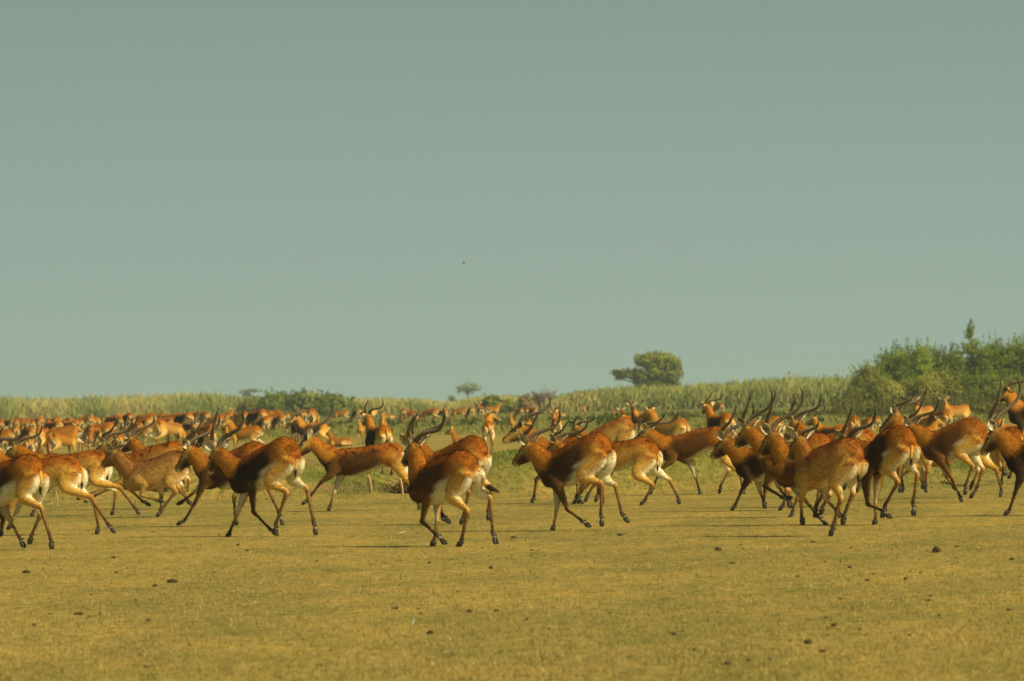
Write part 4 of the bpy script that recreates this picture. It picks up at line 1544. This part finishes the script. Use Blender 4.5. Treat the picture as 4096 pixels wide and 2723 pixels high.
COATS = {'m': dict(dark=1.0, face=.9, horn=1.0, mottle=.5), 'y': dict(dark=.25, face=.4, horn=.6, spread=.8, young=.25, mottle=.5),
         'f': dict(dark=0., face=.25, horn=0, mottle=.8, legs=.8, tanw=.5, dim=.80), 'o': dict(tanw=.5, dim=.85, dark=.5, face=.5, horn=1.0, mottle=.6, spread=1.2)}
PROTO = {}


def proto(pose, coat):
    key = pose + coat
    if key not in PROTO:
        k = dict(COATS[coat])
        if pose in 'cbfs':
            k['ears_fwd'] = 1
        k['ears_fwd'] = 1
        r = build_animal(POSES[pose], k, voxel=.0155)
        PROTO[key] = [r, False]
    return PROTO[key]


DC = {1: (0, 1620, .21196), 2: (500, 1600, .21196), 3: (900, 1600, .21196), 4: (1300, 1600, .21196), 5: (1700, 1580, .21196),
      6: (2200, 1580, .21196), 7: (2700, 1560, .29674), 8: (3396, 1560, .29674)}
# view, x, y of the top of the croup, p (overview pixels per metre there), alpha, pose, coat, label
HERD = [
    # left, the rear rows
    (1, 25, 232, 38, 60, 'g', 'f', None), (1, 235, 255, 41, 35, 'g', 'm', None), (1, 440, 236, 41, 78, 'g', 'f', None), (1, 555, 242, 38, 150, 's', 'o', None),
    (1, 770, 216, 40, 25, 'g', 'm', None), (1, 925, 255, 36, 60, 'g', 'f', None), (1, 1060, 250, 43, 62, 'g', 'm', None), (1, 1180, 268, 38, 70, 'g', 'f', None),
    (1, 1320, 242, 38, 165, 'c', 'f', None), (1, 1510, 240, 36, 5, 'g', 'o', None), (1, 1690, 205, 42, 40, 'g', 'f', None), (1, 2070, 205, 41, 150, 's', 'f', None),
    (1, 2240, 192, 43, 25, 'g', 'm', None), (1, 1860, 215, 38, -60, 'f', 'f', None),
    (2, 110, 262, 46, 58, 'g', 'm', None), (2, 330, 300, 40, 5, 'g', 'f', None), (2, 520, 265, 48, 5, 'g', 'o', None), (2, 715, 278, 46, 25, 'g', 'o', None),
    (2, 870, 282, 44, 60, 'g', 'f', None), (2, 1010, 266, 47, 15, 'g', 'o', None), (2, 1215, 262, 55, 48, 'g', 'm', None), (2, 1400, 240, 46, 30, 'g', 'o', None),
    (2, 1545, 236, 49, 60, 'g', 'f', None), (2, 1735, 290, 48, 170, 'c', 'f', None), (2, 1950, 236, 46, 80, 'g', 'f', None), (2, 2070, 238, 44, 75, 'g', 'f', None), (2, 2255, 242, 49, 45, 'g', 'f', None),
    (3, 395, 246, 48, 45, 'g', 'f', None), (3, 520, 242, 44, 40, 'g', 'f', None), (3, 715, 206, 55, 45, 'g', 'm', None), (3, 865, 230, 49, 5, 'g', 'o', None),
    (3, 1000, 220, 47, 25, 'g', 'f', None), (3, 1060, 262, 51, 25, 'g', 'f', None), (3, 1175, 250, 50, 78, 'g', 'f', None), (3, 1475, 205, 53, 62, 'g', 'f', None), (3, 1640, 188, 56, 100, 'g', 'f', None),
    # left, nearer
    (1, 1420, 335, 81, 12, 'g', 'f', 'smooth brown antelope with pale belly grazing side on, behind the big eared female'),
    (1, 1060, 505, 90, 135, 's', 'f', 'hornless big eared antelope looking right, behind the golden brown male with ringed horns'),
    (1, 760, 420, 81, 100, 'g', 'y', 'tall narrow brown rump between the pale split rump and the big eared female'),
    (1, 560, 555, 100, 82, 'g', 'f', 'rump with pale split centre standing between ringed horns and the narrow brown rump'),
    (1, 70, 500, 96, 62, 'g', 'f', 'orange rump with white stripes at the left edge behind the ringed horns'),
    (1, 160, 445, 76, 20, 'g', 'f', 'tan antelope near the left edge, between the rear row and the orange rump'),
    (1, 1840, 400, 72, -75, 'g', 'm', 'dark faced male lowering its horned head towards the camera in the left herd'),
    (1, 2060, 305, 62, 8, 'g', 'o', 'brown backed antelope with white belly side on, above the golden male horns'),
    (1, 2120, 460, 78, 168, 'g', 'f', 'orange antelope just behind the horns over the grey brown young male'),
    (1, 2250, 515, 90, 75, 'g', 'f', 'orange rump beside the striped cheek of the long horned head'),
    (1, 890, 420, 62, -70, 'f', 'f', 'orange faced antelope looking out between two rumps in the left herd'),
    (2, 700, 366, 74, 140, 'g', 'y', 'big brown antelope with head down, turned away to the right in the left herd'),
    (2, 430, 455, 66, 35, 'g', 'f', 'tan antelope grazing on bare earth left of the big brown one'),
    (2, 1255, 590, 100, -100, 'f', 'm', 'male with thick dark neck staring at the camera between the runners horns'),
    (2, 1625, 520, 92, 62, 'g', 'm', 'dark flanked rump with pale split seen through the horns of the big male'),
    (3, 590, 460, 88, 18, 'c', 'f', 'tan young antelope with large ears looking back at the camera above the red rump'),
    (2, 1885, 480, 66, -100, 'f', 'f', 'orange antelope facing the camera left of the tan young one with large ears'),
    (3, 1310, 395, 69, -95, 'f', 'm', 'slim male with dark chest facing the camera above the humped red rump'),
    (3, 1840, 385, 80, -28, 's', 'm', 'reddish male with dark shoulder patch standing behind the galloping horned head'),
    # centre far
    (4, 400, 165, 35, 15, 'g', 'f', 'antelope grazing side on, left of the lone dark male on the centre meadow'),
    (4, 630, 165, 36, 60, 'g', 'm', 'dark flanked grazing male, second from left on the centre meadow'),
    (4, 880, 168, 30, 95, 'g', 'o', 'far red brown rump behind the lyre horns on the centre meadow'),
    (4, 1285, 216, 28, 0, 'l', 'f', 'tiny orange antelope lying in the centre meadow'),
    (4, 1492, 140, 38, 82, 'g', 'f', 'narrow orange rump seen from behind on the centre meadow'),
    (4, 1695, 168, 38, 6, 'g', 'o', 'brown backed antelope with white belly side on, on the centre meadow'),
    (4, 2085, 135, 38, 18, 'g', 'o', 'reddish antelope grazing with raised rump over the green weeds'),
    (5, 385, 256, 35, 25, 'g', 'm', 'dark antelope grazing just right of the raised rump over the weeds'),
    (5, 740, 225, 35, 18, 'g', 'f', 'red antelope grazing with forelegs spread, left end of the close trio'),
    (5, 890, 203, 37, 72, 'g', 'm', 'dark sided rump in the middle of the close trio'),
    (5, 1070, 194, 36, 80, 's', 'm', 'narrow rump with raised head beyond, right end of the close trio'),
    (5, 1180, 200, 34, 170, 's', 'f', 'orange antelope with raised head facing right beside the close trio'),
    (5, 1820, 224, 38, 62, 'g', 'f', 'tan rump just right of the pale ears above the long ringed horns'),
    (5, 1925, 226, 37, 70, 'g', 'f', 'rump between two others above the long ringed horns'),
    (5, 2080, 222, 38, 62, 'g', 'o', 'rightmost rump above the tips of the long ringed horns'),
    # centre nearer
    (4, 1130, 475, 122, 66, 's', 'm', 'male seen from behind with bright rump and lyre horns above the galloping male'),
    (4, 740, 430, 68, -75, 'f', 'y', 'slender antelope with a white band on its chest left of the lyre horned male'),
    (4, 1110, 350, 75, -88, 'f', 'y', 'orange antelope with short horns facing the camera behind the bright rump'),
    (4, 430, 745, 71, 20, 'l', 'f', 'reddish fawn lying on bare ground behind the galloping male'),
    (5, 1215, 455, 94, 88, 'b', 'm', 'male facing away with wide curved horns and bright white buttocks, standing alone at the centre'),
    (5, 950, 800, 79, 10, 'l', 'f', 'orange antelope lying down beside the legs of the lone male facing away'),
    (5, 1640, 405, 58, -88, 'f', 'f', 'hornless antelope with wide pale ears facing the camera above the ringed horns'),
    (5, 1950, 430, 72, 60, 'g', 'f', 'tan rump just behind the long ringed horns'),
    (6, 640, 180, 32, 95, 'g', 'o', 'lone dark red antelope with head down far out before the reeds'),
    (6, 265, 352, 30, 0, 'l', 'f', 'tiny lying antelope left of the lone dark red one'), (6, 1340, 352, 30, 10, 'l', 'f', 'tiny lying antelope right of the lone dark red one'),
    (6, 1415, 366, 30, 170, 'l', 'f', 'tiny lying antelope beside the hornless one facing the camera'),
    (6, 150, 410, 78, 80, 's', 'm', 'rump seen from behind with dark side, beneath thin upright horns right of centre'),
    (6, 1640, 345, 72, -45, 'c', 'f', 'pale orange hornless antelope facing the camera beside the dark chested male'),
    (6, 1935, 272, 74, -40, 'c', 'm', 'dark chested male with wide spread horns facing the camera right of centre'),
    (7, 95, 470, 122, 36, 's', 'y', 'tan antelope with upright ears looking away beside the dark brown runner'),
    # right
    (7, 720, 298, 98, 58, 's', 'm', 'male with lowered sweeping horns and orange rump behind the right hand bunch'),
    (7, 625, 163, 40, 60, 'g', 'f', 'far orange rump above the sweeping horns'),
    (7, 1370, 345, 106, 25, 'g', 'y', 'orange humped back showing between the heads of the right hand bunch'),
    (7, 2260, 452, 108, 22, 's', 'm', 'male with wide set horns and dark muzzle watching left, behind the bunch'),
    (8, 80, 328, 101, 84, 'g', 'f', 'orange rump with pale split seen from behind, left of the swept horns'),
    (8, 282, 384, 82, 72, 'g', 'f', 'thin orange rump, left one of a pair behind the black flanked male'),
    (8, 378, 364, 76, 60, 'g', 'f', 'thin orange rump, right one of a pair behind the black flanked male'),
    (8, 1090, 196, 75, -50, 'c', 'y', 'young antelope with short horns staring at the camera in front of the scrub'),
    (8, 1310, 242, 92, 60, 'g', 'o', 'brown rump with white stripe in front of the scrub on the right'),
    (8, 1570, 180, 72, -28, 'c', 'y', 'orange antelope with small horns facing the camera behind the brown rump'),
    (8, 1085, 370, 84, 62, 'g', 'f', 'small orange rump under the long curved horn tip'),
    (8, 830, 470, 112, 165, 's', 'f', 'hornless pale faced antelope looking right between two runners'),
    (8, 2830, 175, 122, 12, 's', 'm', 'tall standing male with dark neck at the right edge above the runners'),
    (8, 2390, 440, 112, 12, 's', 'm', 'dark faced male behind the tall horns at the right edge'),
]


def surf(x, y):
    return float(height(x, y))


rows_auto = []
cnt = 0
for ent in HERD:
    v, x, y, p, al, pose, coat, label = ent
    ox, oy, sc = DC[v]
    fx, fy = ox + x * sc, oy + y * sc
    row = row_of(fx, p)
    base = ground(fx, row)
    size = (row - fy) / (K * p) / .99
    if pose == 'l':
        size = (row - fy) / (K * p) / .39
        size = min(max(size, .8), 1.1)
    size = min(max(size, .70), 1.18)
    rec = proto(pose, coat)
    if not rec[1]:
        o = rec[0]
        rec[1] = True
    else:
        o = copy_tree(rec[0])
    a = math.radians(al)
    h = np.array([-math.cos(a), math.sin(a), 0])
    # the croup sits 0.12 m ahead of the tail base, the root is under the tail base
    pos = base - h * .12 * size
    o.location = (pos[0], pos[1], surf(pos[0], pos[1]) * .6)
    o.rotation_euler = (0, 0, math.atan2(h[1], h[0]) + random.uniform(-.03, .03))
    o.scale = (size, size, size)
    rows_auto.append((fx, o, label, pose, coat))

# a looser back row further left and right, outside and behind what the list gives
for i in range(165):
    xo = random.uniform(-160, 730)
    p = random.uniform(31, 38) if i % 3 else random.uniform(38, 66)
    fx = xo * K
    base = ground(fx, row_of(fx, p))
    cc = random.choice('fomf')
    rec = proto('g', cc)
    o = copy_tree(rec[0]) if rec[1] else rec[0]
    rec[1] = True
    sz = random.uniform(.78, .92)
    o.location = (base[0], base[1], surf(base[0], base[1]) * .6)
    o.rotation_euler = (0, 0, math.pi - math.radians(random.choice([15, 40, 60, 75, 90, 70]) + random.uniform(-12, 12)))
    o.scale = (sz, sz, sz)
    rows_auto.append((fx, o, None, 'g', cc))

ORD = ['first', 'second', 'third', 'fourth', 'fifth', 'sixth', 'seventh', 'eighth', 'ninth', 'tenth', 'eleventh', 'twelfth', 'thirteenth',
       'fourteenth', 'fifteenth', 'sixteenth', 'seventeenth', 'eighteenth', 'nineteenth', 'twentieth']
TENS = {2: 'twenty', 3: 'thirty', 4: 'forty', 5: 'fifty', 6: 'sixty', 7: 'seventy'}


def ordinal(i):
    if i < 20:
        return ORD[i]
    t, u = divmod(i + 1, 10)
    if u == 0:
        return TENS[t][:-1] + 'ieth'
    return TENS[t] + ' ' + ORD[u - 1]


rest = sorted([r for r in rows_auto if r[2] is None], key=lambda r: r[0])
TENS[8], TENS[9] = 'eighty', 'ninety'
seen = {}
for fx, o, label, pose, coat in rest:
    look = {'m': 'dark flanked', 'o': 'brown backed', 'f': 'plain orange tan', 'y': 'young brown'}[coat]
    pz = {'g': 'grazing', 's': 'standing', 'c': 'head turning', 'f': 'alert'}[pose]
    i = seen.get((look, pz), 0)
    seen[(look, pz)] = i + 1
    tag(o, ordinal(i) + ' ' + look + ' ' + pz + ' antelope from the left in the far rear rows', 'antelope', 'rear rows of the herd on the left')
for fx, o, label, pose, coat in rows_auto:
    if label:
        tag(o, label, 'antelope', 'antelope standing and grazing behind the runners')

# ------------------------------------------------------------------ small things on the plain
def clod_mesh(w, h, seed, lumps=5):
    r = np.random.default_rng(seed)
    vs, fs, off = [], [], 0
    for i in range(lumps):
        q = r.uniform(.30, .52) * w * .75
        c = (r.uniform(-.3, .3) * w * .8, r.uniform(-.3, .3) * w * .7, h * r.uniform(.15, .5))
        v, f = sphere(c, q, 9, 6, (1, .9, max(.3, h / w) * r.uniform(.7, 1.2)))
        v = v + r.normal(0, w * .025, v.shape)
        vs.append(v)
        fs += [tuple(k + off for k in g) for g in f]
        off += len(v)
    return mesh_from('clod', np.vstack(vs), fs, M_DUNG)


GC = {1: (0, 2100), 2: (1366, 2100), 3: (2730, 2100)}
GS = 1366 / 2359.0
BIG = [  # view, x, y, width px, height ratio, label
    (1, 183, 318, 56, .5, 'dark clod low at the left edge below the leftmost runner'),
    (1, 1186, 382, 78, .45, 'widest dark clump of dung on the left half of the plain'),
    (1, 545, 608, 74, .4, 'flat dark clod on the left, largest of a loose row of small ones'),
    (1, 1024, 652, 44, .6, 'dark clod standing alone right of the loose row on the left'),
    (2, 1032, 290, 30, .8, 'small upright clod below the centre male with the flicked tail'),
    (2, 612, 742, 56, .6, 'dark round clod beside the white feather in the foreground'),
    (2, 1076, 588, 46, .5, 'dark clod right of the middle of the foreground'),
    (2, 886, 592, 44, .6, 'brownish clod just left of the dark middle one'),
    (2, 1190, 78, 44, .4, 'low grey clod between the two big centre males'),
    (2, 1925, 60, 50, .4, 'low dark clod right of the hind hooves of the centre right male'),
    (3, 245, 165, 58, .5, 'arched dark clod below the gap between the two right hand groups'),
    (3, 1756, 170, 66, .75, 'largest round clod of dung standing on the right side of the plain'),
    (3, 868, 802, 64, .6, 'dark rounded clod in the right foreground'),
    (3, 968, 866, 52, .5, 'brown clod below the dark rounded one in the right foreground'),
    (3, 316, 950, 56, .6, 'darkest clod near the bottom edge, right of centre'),
    (3, 1048, 690, 40, .6, 'clod above the dark rounded one in the right foreground'),
]
SMALL = [(1, 610, 40, 28), (1, 1056, 46, 28), (1, 1515, 66, 26), (1, 1642, 138, 32), (1, 1710, 174, 34), (1, 306, 262, 26), (1, 880, 294, 26), (1, 802, 328, 36),
         (1, 785, 224, 34), (1, 1066, 424, 50), (1, 630, 480, 30), (1, 354, 532, 26), (1, 572, 560, 20), (1, 340, 616, 30), (1, 614, 632, 26), (1, 692, 614, 36),
         (1, 822, 664, 22), (1, 236, 690, 36), (1, 2270, 530, 28), (1, 548, 850, 24), (1, 748, 852, 40), (1, 970, 892, 42), (1, 1018, 984, 46), (1, 2210, 968, 60),
         (1, 1306, 828, 44), (1, 890, 822, 36), (1, 1770, 676, 24), (1, 370, 980, 26), (1, 762, 1054, 28), (1, 2190, 246, 24), (1, 1482, 326, 24),
         (2, 76, 74, 22), (2, 200, 270, 26), (2, 608, 262, 34), (2, 1312, 172, 26), (2, 802, 460, 34), (2, 366, 578, 52), (2, 530, 578, 30), (2, 548, 614, 36),
         (2, 1280, 656, 34), (2, 1854, 608, 28), (2, 1438, 716, 32), (2, 838, 704, 24), (2, 752, 704, 26), (2, 244, 702, 32), (2, 586, 926, 32), (2, 1098, 872, 36),
         (2, 1492, 908, 34), (2, 970, 158, 22), (2, 1156, 144, 22), (2, 2288, 758, 50), (2, 110, 432, 22), (2, 136, 474, 18),
         (3, 182, 76, 28), (3, 402, 136, 34), (3, 414, 166, 34), (3, 140, 160, 20), (3, 340, 264, 40), (3, 96, 458, 34), (3, 470, 484, 26), (3, 800, 356, 42),
         (3, 1160, 156, 30), (3, 1452, 128, 24), (3, 1450, 168, 26), (3, 900, 116, 38), (3, 1154, 296, 46), (3, 984, 254, 34), (3, 1894, 224, 28), (3, 1902, 258, 20),
         (3, 1900, 146, 30), (3, 2276, 238, 44), (3, 1274, 382, 34), (3, 1534, 374, 40), (3, 1092, 506, 34), (3, 1028, 544, 36), (3, 1708, 490, 38), (3, 1696, 520, 34),
         (3, 1518, 524, 30), (3, 996, 642, 38), (3, 1008, 712, 44), (3, 738, 724, 32), (3, 1220, 724, 40), (3, 1268, 762, 34), (3, 1568, 762, 36), (3, 742, 796, 38),
         (3, 798, 828, 26), (3, 460, 940, 40), (3, 604, 932, 36), (3, 1748, 856, 34), (3, 1408, 952, 32), (3, 2262, 590, 44), (3, 1772, 620, 36), (3, 1000, 764, 22),
         (3, 1826, 406, 34), (3, 1642, 326, 32), (3, 1322, 338, 30), (3, 28, 672, 30), (3, 80, 856, 34)]
for i, (v, x, y, w, hr, label) in enumerate(BIG):
    fx, fy = GC[v][0] + x * GS, GC[v][1] + y * GS
    b = ground(fx, fy + w * hr * GS * .35)
    wm = w * GS / (F_PX / b[1])
    o = link('dung_clod', clod_mesh(wm, wm * hr, 500 + i, 7), None, (b[0], b[1], float(height(b[0], b[1]))))
    tag(o, label, 'dung', 'clods of dung on the plain')
small = []
protos = [clod_mesh(1.0, .45, 900 + i, 5) for i in range(7)]
for i, (v, x, y, w) in enumerate(SMALL):
    fx, fy = GC[v][0] + x * GS, GC[v][1] + y * GS
    b = ground(fx, fy)
    wm = w * GS / (F_PX / b[1]) * .95
    o = link('dung_clod', protos[i % 7], None, (b[0], b[1], float(height(b[0], b[1]))))
    o.scale = (wm, wm, wm * random.uniform(.6, 1.2))
    o.rotation_euler = (0, 0, random.uniform(0, 6))
    small.append((fx, fy, o))

bands = [(2100, 2190, 'level with the nearest hooves'), (2190, 2290, 'just below the nearest hooves'), (2290, 2390, 'in the upper part of the open foreground'),
         (2390, 2480, 'across the middle of the open foreground'), (2480, 2570, 'in the lower part of the open foreground'), (2570, 2740, 'close to the bottom edge of the picture')]
for lo, hi, where in bands:
    for i, (fx, fy, o) in enumerate(sorted([t for t in small if lo <= t[1] < hi], key=lambda t: t[0])):
        tag(o, ordinal(i) + ' small dark dung clod from the left ' + where, 'dung', 'small scattered clods of dung')

# stakes and dry stems
def stake(name, cat, label, crop, xb, yb, xt, yt, rad, z=None):
    ox, oy = CROPS[crop]
    fb = (ox + xb * CS, oy + yb * CS)
    ft = (ox + xt * CS, oy + yt * CS)
    b = ground(*fb)
    t = at_dist(ft[0], ft[1], b[1])
    zz = float(height(b[0], b[1]))
    d = t - b
    m = b + d * .5 + np.array((.008, 0, 0))
    v, f, *_ = loft([[*(-.0 * d + np.array((0, 0, -.05))), rad, rad], [*(d * .5 + np.array((.008, 0, 0))), rad * .95, rad * .95], [*d, rad * .8, rad * .8]],
                    lateral=(.2, .98, 0), n=8, n_per=3)
    o = link(name, mesh_from(name, v, f, M_STAKE), None, (b[0], b[1], b[2]))
    tag(o, label, cat)


stake('dry_stake', 'stake', 'left of two thin pale stakes under the belly of the galloping male', 3, 586, 1005, 568, 830, .014)
stake('dry_stake', 'stake', 'right of two thin pale stakes under the belly of the galloping male', 3, 600, 1005, 580, 835, .014)
stake('dry_stake', 'stake', 'brown leaning stake beside the clump of dead twigs', 3, 862, 1000, 835, 850, .017)
stake('dry_stake', 'stake', 'thin reddish stake between the rump and legs on the left', 1, 482, 1090, 465, 960, .010)
stake('fallen_stalk', 'stake', 'pale dry stem leaning low on the ground beside the thin reddish stake', 1, 368, 1082, 445, 1062, .008)
stake('dry_stake', 'stake', 'short orange tipped stake showing between two curved horns', 3, 966, 478, 962, 435, .030)
stake('fallen_stalk', 'stake', 'pale grey stem standing behind the black chested leader on the right', 5, 1112, 440, 1118, 375, .012)

r_ = random.Random(12)
b = ground(1200 + 890 * CS, 1500 + 995 * CS)
segs = []
for i in range(120):
    a = r_.uniform(0, 6.283)
    q = r_.uniform(.02, .34)
    p0 = (math.cos(a) * q * .8, math.sin(a) * q * .5, -.01)
    p1 = (math.cos(a) * q * 1.2 + r_.uniform(-.06, .06), math.sin(a) * q * .7, r_.uniform(.08, .24) * (1.15 - q * 2))
    p2 = (p1[0] + r_.uniform(-.12, .12), p1[1] + r_.uniform(-.1, .1), max(.01, p1[2] + r_.uniform(-.1, .07)))
    segs.append([(*p0, .005), (*p1, .0045), (*p2, .003)])
v, f = tube_mesh(segs, 4)
o = link('twig_clump', mesh_from('twig_clump', v, f, make_plain('dead_twigs', (.075, .045, .024), .95, .05, .4, 20)), None, (b[0], b[1], float(height(b[0], b[1]))))
tag(o, 'low clump of dead brown twigs left of the centre male', 'twigs')


def feather(label, v, x, y, L_, rot):
    fx, fy = GC[v][0] + x * GS, GC[v][1] + y * GS
    b = ground(fx, fy)
    vs, fs = [], []
    N = 9
    for i in range(N):
        t = i / (N - 1)
        w = .17 * L_ * math.sin(math.pi * min(1, t * .9 + .08))
        z = .02 + .25 * L_ * t * t
        vs += [(t * L_, -w, z + w * .5), (t * L_, 0, z), (t * L_, w, z + w * .5), (t * L_, 0, z - .004)]
    for i in range(N - 1):
        for j in range(4):
            k = (j + 1) % 4
            fs.append((i * 4 + j, i * 4 + k, i * 4 + 4 + k, i * 4 + 4 + j))
    fs += [(0, 3, 2, 1), tuple(4 * (N - 1) + j for j in range(4))]
    o = link('feather', mesh_from('feather', np.array(vs), fs, M_WHITE), None, (b[0], b[1], float(height(b[0], b[1]))))
    o.rotation_euler = (0, 0, rot)
    tag(o, label, 'feather')


feather('white feather lying left of the centre male hooves', 2, 380, 70, .10, .2)
feather('upright white feather in the foreground left of the dark round clod', 2, 496, 695, .05, 1.2)
bpy.data.objects[[o.name for o in bpy.data.objects if o.name.startswith('feather')][-1]].rotation_euler = (.2, -1.0, .8)


def bird():
    p = at_dist(1070 * K, 607 * K, 420)
    vs, fs = sphere((0, 0, 0), .10, 8, 6, (2.0, .7, .7))
    vs = list(map(tuple, vs))
    for s_ in (1, -1):
        o_ = len(vs)
        for i in range(6):
            t = i / 5
            y = s_ * (.03 + .62 * t)
            z = .16 * math.sin(t * 2.2) - .02
            c = .17 * (1 - t) ** .6 + .015
            vs += [(.06 + c * .4 - .10 * t, y, z), (.06 - c - .10 * t, y, z - .012), (.06 - c * .3 - .10 * t, y, z + .016)]
        for i in range(5):
            for j in range(3):
                k = (j + 1) % 3
                a = o_ + i * 3
                q = (a + j, a + k, a + 3 + k, a + 3 + j)
                fs.append(q if s_ > 0 else q[::-1])
    o_ = len(vs)
    vs += [(-.16, -.02, 0), (-.16, .02, 0), (-.36, .07, .0), (-.36, -.07, .0), (-.16, 0, .02)]
    fs += [(o_, o_ + 1, o_ + 2, o_ + 3), (o_ + 4, o_ + 3, o_ + 2), (o_ + 4, o_, o_ + 3), (o_ + 4, o_ + 2, o_ + 1)]
    o = link('bird', mesh_from('bird', np.array(vs), fs, make_plain('grey_bird', (.40, .43, .39), .8, .1, .1, 9)), None, tuple(p))
    o.rotation_euler = (.1, .05, 2.7)
    o.scale = (.6, .6, .6)
    tag(o, 'faint grey bird gliding in the middle of the sky', 'bird')


bird()
